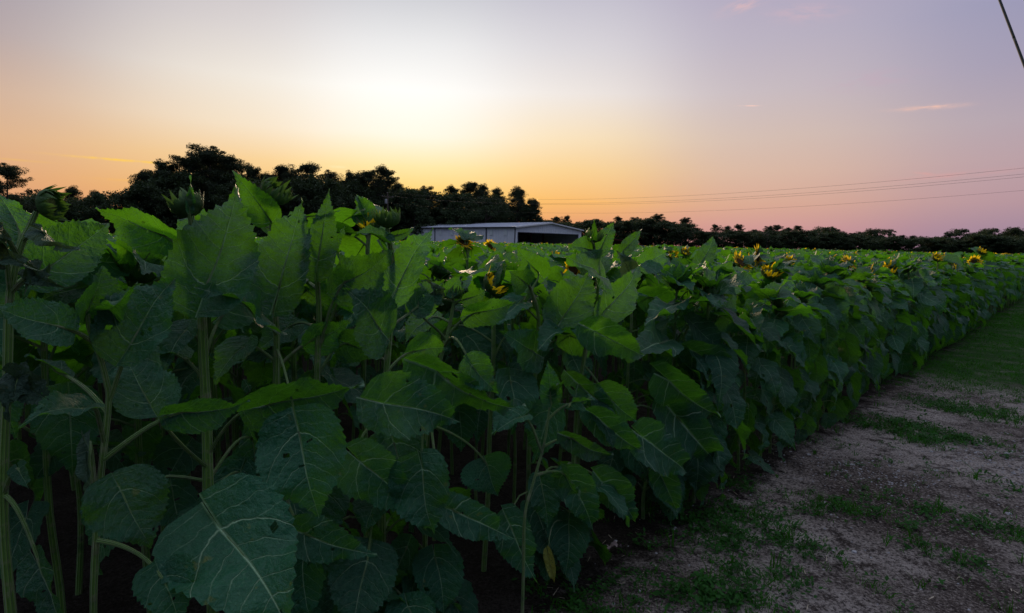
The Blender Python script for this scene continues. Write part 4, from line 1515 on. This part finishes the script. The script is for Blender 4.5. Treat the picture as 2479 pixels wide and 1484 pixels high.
# far right tree line
prof = [(1300, 545), (1342, 530), (1372, 528), (1400, 545), (1432, 536), (1470, 548), (1500, 530), (1542, 532), (1570, 545), (1592, 525), (1620, 542), (1660, 533),
        (1700, 562), (1731, 548), (1762, 552), (1784, 548), (1810, 565), (1830, 560), (1862, 552), (1885, 550), (1912, 556), (1932, 550), (1960, 566), (1985, 556),
        (2012, 556), (2040, 574), (2068, 568), (2090, 566), (2114, 560), (2150, 561), (2180, 572), (2210, 574), (2240, 577), (2270, 578), (2300, 568), (2324, 561),
        (2352, 570), (2382, 562), (2400, 560), (2430, 566), (2450, 558), (2480, 560), (2510, 555)]
FL = {1592: 'round-topped pine standing highest in the far tree line', 1660: 'pine top left of the first gap in the far tree line',
      1731: 'left of two round pine tops in the middle of the far line', 1784: 'small round pine top right of a pair in the far line',
      1885: 'dense wide tree in the middle of the far right line', 2012: 'tree left of the notch in the far right line', 2114: 'tree right of the notch in the far right line'}
for px, ty in prof:
    pine = (ty < 556 and px < 2050) or RT.rand() < .3
    k = RT.choice([0, 2, 2, 4]) if pine else 6 + RT.randint(5)
    put_tree(k, px, ty, RT.uniform(260, 290), FL.get(px, 'dark tree on the skyline of the far right tree line'), 'skyline trees of the far right line', RT.uniform(.85, 1.2) if pine else RT.uniform(.9, 1.4))
px = 1290
while px < 2540:
    y_ = np.interp(px, [1290, 1600, 1700, 2050, 2250, 2500], [542, 536, 560, 568, 582, 572]) + RT.uniform(-4, 6)
    put_tree(6 + RT.randint(5), px, y_, RT.uniform(245, 262), 'low dark tree filling the foot of the far right tree line', 'lower trees of the far right line', 1.7)
    px += RT.uniform(24, 34)
# the pale bare dead tree
t0_ = ondepth(1856, 562, 240)
root = thing('dead_tree', 'thin bare dead tree in front of the far right tree line', 'tree', (t0_[0], t0_[1], 0))
hh2 = t0_[2]
gs = [tube(smooth_path([np.zeros(3), np.array([.4, 0, hh2 * .5]), np.array([-.3, 0, hh2])], 8), np.linspace(.28, .08, 8), 6)]
obj('trunk', mesh('trunk', gs[0], [M_TWIG]), root)
gs = [tube(smooth_path([np.array([0, 0, hh2 * f]), np.array([dx, 0, hh2 * f + dz])], 4), [.09, .07, .05, .03], 4)
      for f, dx, dz in ((.6, 1.8, 1.6), (.72, -2.2, 1.8), (.82, 1.4, 1.4), (.9, -1.8, 1.), (.97, .9, 1.2))]
obj('limbs', mesh('limbs', join(gs), [M_TWIG]), root)

# ------------------------------------------------------------------ metal shed
mW, b, p = mat('pale_metal_siding')
ps_ = b.new('ShaderNodeNewGeometry').outputs['Position']
tx_ = b.new('ShaderNodeMapping')
b.l.new(ps_, tx_.inputs[0]); tx_.inputs['Scale'].default_value = (1, 1, .12)
st = b.noise(tx_.outputs[0], 2.5, 4., .6)
b.l.new(b.mix(b.mr(st, .35, .75), (.92, .94, .97), (.80, .84, .90)), p.inputs['Base Color'])
p.inputs['Roughness'].default_value = .45
M_DARKT = simple('dark_trim', (.035, .04, .06), .6)
M_ROOF = simple('roof_metal', (.62, .65, .72), .35, .15, 1., metal=.3)
M_PANEL = simple('translucent_panel', (.80, .86, .86), .4, .1)
M_RED = simple('red_oxide_steel', (.12, .03, .025), .6)
M_WHITE = simple('white_trim', (.8, .8, .82), .5, .1)
M_FLOOR = simple('shed_floor_dirt', (.10, .085, .075), .9)

c0 = ondepth(1247, 590, 120)
root = thing('metal_shed', 'long pale blue-grey metal shed with wide open doorway beyond the field', 'shed', (c0[0], c0[1], 0), radians(44))
BW, BL, BE, BR = 21.6, 46., 4.8, 6.05


def zr(x): return BE + (BR - BE) * (1 - abs(x - BW / 2) / (BW / 2))


def ribs_y(x, y0, y1, z0, z1, step=.45, sgn=-1):
    return [box((x + sgn * .02, y, (z0 + z1) / 2), (.05, .09, z1 - z0)) for y in np.arange(y0 + .2, y1, step)]


obj('side_wall', mesh('side_wall', join([box((.08, BL / 2, BE / 2), (.12, BL, BE))] + ribs_y(0, 0, BL, .1, BE - .1)), [mW], False), root)
obj('side_wall', mesh('side_wall', join([box((BW - .08, BL / 2, BE / 2), (.12, BL, BE))] + ribs_y(BW, 0, BL, .1, BE - .1, sgn=1)), [mW], False), root)


def gable(y, x0, x1, z0, sgn):
    gs, st_ = [], .6
    xs = sorted(set(list(np.arange(x0, x1, st_)) + [x1, BW / 2 if x0 < BW / 2 < x1 else x1]))
    for a, c in zip(xs[:-1], xs[1:]):
        V = [[a, y, z0], [c, y, z0], [c, y, zr(c)], [a, y, zr(a)], [a, y + .12, z0], [c, y + .12, z0], [c, y + .12, zr(c)], [a, y + .12, zr(a)]]
        gs.append(G(V, [[0, 1, 2, 3], [5, 4, 7, 6], [0, 4, 5, 1], [3, 2, 6, 7]]))
        m_ = (a + c) / 2
        gs.append(box((m_, y + (-.02 if sgn < 0 else .14), (z0 + zr(m_)) / 2 - .05), (.1, .05, zr(m_) - z0 - .12)))
    return gs


obj('gable_wall', mesh('gable_wall', join(gable(.02, .15, .75, 0, -1) + gable(.02, .75, 20.4, 3.75, -1) + gable(.02, 20.4, BW - .15, 0, -1)), [mW], False), root)
obj('gable_wall', mesh('gable_wall', join(gable(BL - .14, .15, BW - .15, 0, 1)), [mW], False), root)
rf = []
for s in (0, 1):
    xs = (-.35, BW / 2) if s == 0 else (BW / 2, BW + .35)
    za, zb = (BE - .05, BR) if s == 0 else (BR, BE - .05)
    a, c = xs
    V = [[a, -.45, za + .02], [c, -.45, zb + .02], [c, BL + .4, zb + .02], [a, BL + .4, za + .02], [a, -.45, za + .14], [c, -.45, zb + .14], [c, BL + .4, zb + .14], [a, BL + .4, za + .14]]
    rf.append(G(V, [[3, 2, 1, 0], [4, 5, 6, 7], [0, 1, 5, 4], [1, 2, 6, 5], [2, 3, 7, 6], [3, 0, 4, 7]]))
    for y in np.arange(.3, BL, .9):
        V = [[a, y, za + .14], [c, y, zb + .14], [c, y + .06, zb + .14], [a, y + .06, za + .14], [a, y, za + .19], [c, y, zb + .19], [c, y + .06, zb + .19], [a, y + .06, za + .19]]
        rf.append(G(V, [[4, 5, 6, 7], [0, 1, 5, 4], [2, 3, 7, 6]]))
rfo = obj('roof', mesh('roof', join(rf), [M_ROOF], False), root)
obj('ridge_cap', mesh('ridge_cap', box((BW / 2, BL / 2, BR + .19), (.5, BL + .8, .08)), [M_WHITE], False), rfo)
tr = []
for s in (0, 1):
    a, c = ((-.35, BW / 2) if s == 0 else (BW / 2, BW + .35))
    za, zb = (BE - .05, BR) if s == 0 else (BR, BE - .05)
    V = [[a, -.5, za - .12], [c, -.5, zb - .12], [c, -.5, zb + .16], [a, -.5, za + .16], [a, -.455, za - .12], [c, -.455, zb - .12], [c, -.455, zb + .16], [a, -.455, za + .16]]
    tr.append(G(V, [[0, 1, 2, 3], [5, 4, 7, 6], [0, 4, 5, 1], [3, 2, 6, 7]]))
obj('rake_trim', mesh('rake_trim', join(tr), [M_WHITE], False), rfo)
obj('gutter', mesh('gutter', box((-.42, BL / 2, BE - .02), (.14, BL + .6, .18)), [M_DARKT], False), rfo)
for y in (.08, 9.2, 18.8, 28.2, BL - .1):
    obj('wall_post', mesh('wall_post', box((-.09, y, BE / 2 - .1), (.1, .24, BE - .2)), [M_DARKT], False), root)
for y in (2.9, 7.6, 12.2, 16.6, 21.6, 26., 31.5, 36., 40.5):
    obj('window_panel', mesh('window_panel', join([box((-.06, y, 3.7), (.05, .95, 1.3))]), [M_PANEL], False), root)
obj('base_strip', mesh('base_strip', box((-.06, BL / 2, .12), (.06, BL, .24)), [M_DARKT], False), root)
obj('door_frame', mesh('door_frame', join([box((.72, -.02, 1.87), (.14, .14, 3.74)), box((20.4, -.02, 1.87), (.14, .14, 3.74)), box((10.56, -.06, 3.76), (19.8, .08, .14))]), [M_DARKT], False), root)
for x, y in ((4.5, 6.), (4.5, 14.), (10.8, 6.), (10.8, 16.), (17., 8.), (17., 18.)):
    obj('column', mesh('column', box((x, y, 2.4), (.3, .3, 4.8)), [M_RED], False), root)
obj('floor_slab', mesh('floor_slab', box((BW / 2, BL / 2, .05), (BW - .5, BL - .5, .1)), [M_FLOOR], False), root)

s0 = ondepth(1492, 595, 150)
root = thing('low_shed', 'low dark red open shed just right of the pale metal shed', 'shed', (s0[0], s0[1], 0), radians(14))
obj('roof', mesh('roof', join([G([[-2.5, -.4, 3.1], [5.5, -.4, 2.3], [5.5, 6, 2.3], [-2.5, 6, 3.1], [-2.5, -.4, 3.25], [5.5, -.4, 2.45], [5.5, 6, 2.45], [-2.5, 6, 3.25]],
                                [[3, 2, 1, 0], [4, 5, 6, 7], [0, 1, 5, 4], [1, 2, 6, 5], [2, 3, 7, 6], [3, 0, 4, 7]])]), [M_RED], False), root)
obj('back_wall', mesh('back_wall', box((1.5, 5.8, 1.15), (7.6, .12, 2.3)), [M_RED], False), root)
for x in (-2.2, 1.5, 5.1):
    obj('post', mesh('post', box((x, 0, 1.15), (.16, .16, 2.3)), [M_POLE], False), root)

# ------------------------------------------------------------------ utility pole and power lines
A0 = ondepth(938, 466, 106.)
B0 = np.array([42., 47., 0.])
pb = np.array([A0[0], A0[1], 0.])
dirw = nrm(B0 - pb)
side = np.array([-dirw[1], dirw[0], 0.])
root = thing('utility_pole', 'wooden utility pole with crossarm in front of the left grove', 'utility pole', tuple(pb))
zt = A0[2]
obj('pole', mesh('pole', tube([[0, 0, -.3], [0, 0, zt * .5], [0, 0, zt]], [.17, .14, .11], 10), [M_POLE]), root)
ang = atan2(side[1], side[0])
Rz = np.array([[cos(ang), -sin(ang), 0], [sin(ang), cos(ang), 0], [0, 0, 1]])
arm = obj('crossarm', mesh('crossarm', box((0, 0, zt - .75), (2.6, .12, .14), Rz @ np.eye(3)), [M_POLE], False), root)
ARM = [(-1.15, -.6), (1.15, -.6)]
arm.data.transform(Matrix.Identity(4))
for q_, z_ in ARM + [(0, .0)]:
    c_ = side * q_ + np.array([0, 0, zt + z_])
    obj('insulator', mesh('insulator', xf(lathe([(.02, -.12), (.06, -.1), (.03, -.05), (.06, 0.), (.02, .05), (.001, .06)], 8), T=c_), [M_PEBBLE]), root)
obj('transformer', mesh('transformer', xf(lathe([(.001, 0), (.2, 0), (.22, .1), (.22, .7), (.2, .8), (.001, .84)], 12), T=(side * -.35 + np.array([0, 0, zt - 2.]))), [M_PEBBLE]), root)
Lw = 65. / abs(dirw[0]) if False else np.linalg.norm(B0 - pb)


def wire(t0, t1, lat, dz, label, r=.009):
    P = []
    for t in np.linspace(t0, t1, 60):
        if t >= 0: z = zt + dz + 7.6 * ((t - .6) ** 2 - .36)
        else: z = zt + dz + 7.6 * ((t + .6) ** 2 - .36)
        p_ = pb + dirw * (Lw * t) + side * lat
        P.append([p_[0], p_[1], z])
    P = np.array(P)
    o = obj('power_line', mesh('power_line', xf(tube(P, r, 5), T=-P[0]), [M_WIRE]), None, tuple(P[0]))
    tag(o, label, 'power line', 'power lines strung from the pole over the field')


for t0_, t1_, sfx in ((0., 1.2, 'right over the field'), (-.75, 0., 'left in front of the grove')):
    wire(t0_, t1_, 0, .06, 'topmost thin cable running from the pole ' + sfx)
    wire(t0_, t1_, 1.15, -.54 + .3 * 0, 'thin cable on the far end of the crossarm running ' + sfx)
    wire(t0_, t1_, -1.15, -.54, 'thin cable on the near end of the crossarm running ' + sfx)
    wire(t0_, t1_, 0, -1.75, 'lowest thin cable running from the pole ' + sfx, .008)

# thick cable crossing the top right corner
a_, c_ = ondepth(2419, 0, 5.), ondepth(2479, 158, 4.6)
dd_ = nrm(c_ - a_)
P0_, P1_ = a_ - dd_ * 4.5, c_ + dd_ * ((c_[2] + .02) / -dd_[2])
pth = smooth_path([P0_, a_, c_, P1_], 24)
o = obj('guy_cable', mesh('guy_cable', xf(tube(pth, .0075, 8), T=-P0_), [simple('dark_green_cable', (.006, .012, .010), .7, .2)]), None, tuple(P0_))
tag(o, 'thick dark cable slanting across the upper right corner', 'cable')

# ------------------------------------------------------------------ world: dusk sky as a function of direction
world = bpy.data.worlds.new('World')
SC.world = world
world.use_nodes = True
b = NB(world.node_tree)
bg = b.n['Background']
tc = b.new('ShaderNodeTexCoord').outputs['Generated']
nv_ = b.vm('NORMALIZE', tc)
sp = b.new('ShaderNodeSeparateXYZ')
b.l.new(nv_, sp.inputs[0])
az = b.m('MULTIPLY', b.m('ARCTAN2', sp.outputs[0], sp.outputs[1]), 180 / pi)
el = b.m('MULTIPLY', b.m('ARCSINE', sp.outputs[2]), 180 / pi)
# gently uneven air
wn = b.noise(nv_, 2.2, 3., .5)
el_n = b.m('ADD', el, b.m('MULTIPLY', b.m('SUBTRACT', wn, .5), 1.6))
elp = b.m('DIVIDE', el_n, 90., clamp=True)
HI = [(35, (172, 176, 198)), (60, (212, 221, 238)), (90, (222, 231, 246))]
HI2 = [(35, (130, 142, 172)), (60, (202, 212, 232)), (90, (222, 231, 246))]
COLS = [(-90, 26, [(0, (80, 66, 70)), (5, (98, 84, 90)), (12, (100, 94, 108)), (22, (108, 110, 134))]),
        (-43, 11, [(0, (205, 138, 112)), (2, (218, 154, 120)), (4, (226, 168, 124)), (7, (222, 178, 142)), (10, (208, 174, 152)), (14, (176, 158, 160)), (18, (158, 150, 163))]),
        (-28, 9.5, [(0, (225, 150, 85)), (4, (242, 187, 115)), (7, (247, 208, 150)), (10, (247, 228, 200)), (14, (242, 234, 222)), (18, (220, 213, 211)), (22, (200, 193, 198))]),
        (-10, 9.5, [(0, (250, 160, 40)), (4, (255, 204, 98)), (7, (255, 231, 170)), (10, (255, 248, 232)), (14, (255, 254, 251)), (18, (236, 236, 237)), (22, (207, 208, 214))]),
        (6, 9, [(0, (215, 140, 105)), (2, (228, 160, 115)), (4, (247, 186, 108)), (7, (250, 210, 145)), (10, (250, 226, 186)), (14, (240, 232, 226)), (18, (220, 216, 220)), (22, (199, 196, 208))]),
        (23, 11, [(0, (190, 135, 145)), (2, (208, 154, 150)), (4, (217, 169, 148)), (7, (217, 183, 164)), (10, (212, 189, 178)), (14, (200, 187, 192)), (18, (187, 178, 193)), (22, (176, 168, 191))]),
        (44, 12, [(0, (150, 130, 158)), (2, (164, 138, 158)), (4, (182, 150, 160)), (7, (186, 160, 168)), (10, (180, 165, 177)), (14, (163, 156, 180)), (18, (153, 152, 182))]),
        (90, 26, [(0, (135, 115, 150)), (5, (92, 84, 106)), (12, (98, 96, 122)), (22, (110, 114, 144))]),
        (180, 50, [(0, (34, 40, 58)), (6, (46, 52, 72)), (14, (64, 73, 100)), (25, (92, 104, 138))])]
sw, scol = None, None
for c_az, sg, stops in COLS:
    if c_az == 180:
        d = b.m('SUBTRACT', 180., b.m('ABSOLUTE', az))
    else:
        d = b.m('SUBTRACT', az, float(c_az))
    q = b.m('DIVIDE', d, float(sg))
    w = b.m('ADD', b.m('EXPONENT', b.m('MULTIPLY', b.m('MULTIPLY', q, q), -1.)), 1e-6)
    rp = b.new('ShaderNodeValToRGB')
    cr = rp.color_ramp
    cr.interpolation = 'EASE' if False else 'LINEAR'
    st = [(e, lin(*c)) for e, c in stops] + [(e, lin(*c)) for e, c in (HI if abs(c_az) < 80 else HI2)]
    cr.elements[0].position = 0.; cr.elements[0].color = c4(st[0][1])
    cr.elements[1].position = 1.; cr.elements[1].color = c4(st[-1][1])
    for e, c in st[1:-1]:
        x_ = cr.elements.new(e / 90.); x_.color = c4(c)
    b.l.new(elp, rp.inputs[0])
    wc = b.vm('SCALE', rp.outputs[0], scale=w)
    scol = wc if scol is None else b.vm('ADD', scol, wc)
    sw = w if sw is None else b.m('ADD', sw, w)
sky = b.vm('SCALE', scol, scale=b.m('DIVIDE', 1., sw))
# the bright glow over the set sun
gl = b.m('MULTIPLY', b.gauss(az, -10., 10.), b.gauss(el, 12.5, 7.))
gv = b.new('ShaderNodeCombineColor')
for k, v in enumerate((.03, .03, .02)): gv.inputs[k].default_value = v
sky = b.vm('ADD', sky, b.vm('SCALE', gv.outputs[0], scale=gl))


# thin clouds at their own places in the sky
def cloud(px, py, wx, wy, slope, colr, strength, sky, streak=5.):
    d = ray(px, py)
    a0, e0 = math.degrees(atan2(d[0], d[1])), math.degrees(math.asin(d[2] / np.linalg.norm(d)))
    da = b.m('SUBTRACT', az, a0)
    de = b.m('SUBTRACT', b.m('SUBTRACT', el, e0), b.m('MULTIPLY', da, slope))
    g = b.m('MULTIPLY', b.gauss(da, 0., wx), b.gauss(de, 0., wy))
    cv = b.new('ShaderNodeCombineXYZ')
    b.l.new(b.m('MULTIPLY', da, .35), cv.inputs[0]); b.l.new(b.m('MULTIPLY', de, streak * .35), cv.inputs[1]); cv.inputs[2].default_value = px * .13
    n = b.mr(b.noise(cv.outputs[0], 1.6, 4., .6), .30, .68)
    return b.mix(b.m('MULTIPLY', b.m('MULTIPLY', g, n), strength, clamp=True), sky, lin(*colr))


for c in [(300, 388, 3.6, .09, .0, (255, 205, 90), 1.3, 2.), (40, 387, 2., .08, 0., (235, 185, 110), .6, 2.), (305, 436, 2., .1, 0., (245, 185, 95), .6, 2.),
          (1800, 12, 1.6, .45, .22, (226, 186, 186), .7, 5.), (1945, 30, 2.4, .6, -.1, (212, 180, 190), .6, 4.), (2245, 260, 1.9, .16, -.03, (238, 192, 176), 1.1, 4.),
          (2100, 195, 3., .7, 0., (200, 165, 182), .35, 4.), (1812, 256, .7, .045, -.06, (250, 205, 190), 1.2, 1.), (1440, 488, 2.2, .09, -.03, (255, 190, 105), .7, 2.),
          (2310, 424, 3.4, .22, .05, (222, 160, 158), .4, 4.), (820, 404, .8, .1, 0., (255, 240, 190), .5, 2.), (2240, 420, .7, .1, -.15, (225, 160, 155), .6, 4.)]:
    sky = cloud(*c[:3], c[3], c[4], c[5], c[6], sky, c[7])
below = b.mr(el, -1.5, 0., 0., 1.)
sky = b.mix(below, (.02, .022, .02), sky)
# physically based dusk sky on top, faint
nish = b.new('ShaderNodeTexSky', sky_type='NISHITA')
nish.sun_disc = False
nish.sun_elevation = radians(1.5)
nish.sun_rotation = radians(-10)
sky = b.vm('ADD', sky, b.vm('SCALE', nish.outputs[0], scale=.004))
b.l.new(sky, bg.inputs[0])
bg.inputs[1].default_value = 1.

sun = bpy.data.lights.new('sun', 'SUN')
sun.energy = 2.7
sun.angle = radians(15)
sun.color = (1., .72, .45)
so = bpy.data.objects.new('sun', sun)
COL.objects.link(so)
sd = Vector((sin(radians(-10)) * cos(radians(12)), cos(radians(-10)) * cos(radians(12)), sin(radians(12))))
so.rotation_euler = sd.to_track_quat('Z', 'Y').to_euler()

# ------------------------------------------------------------------ camera and view
cam = bpy.data.cameras.new('camera')
cam.lens = F / 1024 * 36
cam.sensor_width = 36
cam.clip_start = .02
cam.clip_end = 5000
co = bpy.data.objects.new('camera', cam)
COL.objects.link(co)
co.matrix_world = Matrix.Translation((0, 0, H)) @ Rm.to_4x4()
SC.camera = co
SC.view_settings.view_transform = 'Standard'
SC.view_settings.look = 'None'
SC.view_settings.exposure = 0
SC.view_settings.gamma = 1
SC.cycles.max_bounces = 4
SC.cycles.transparent_max_bounces = 8
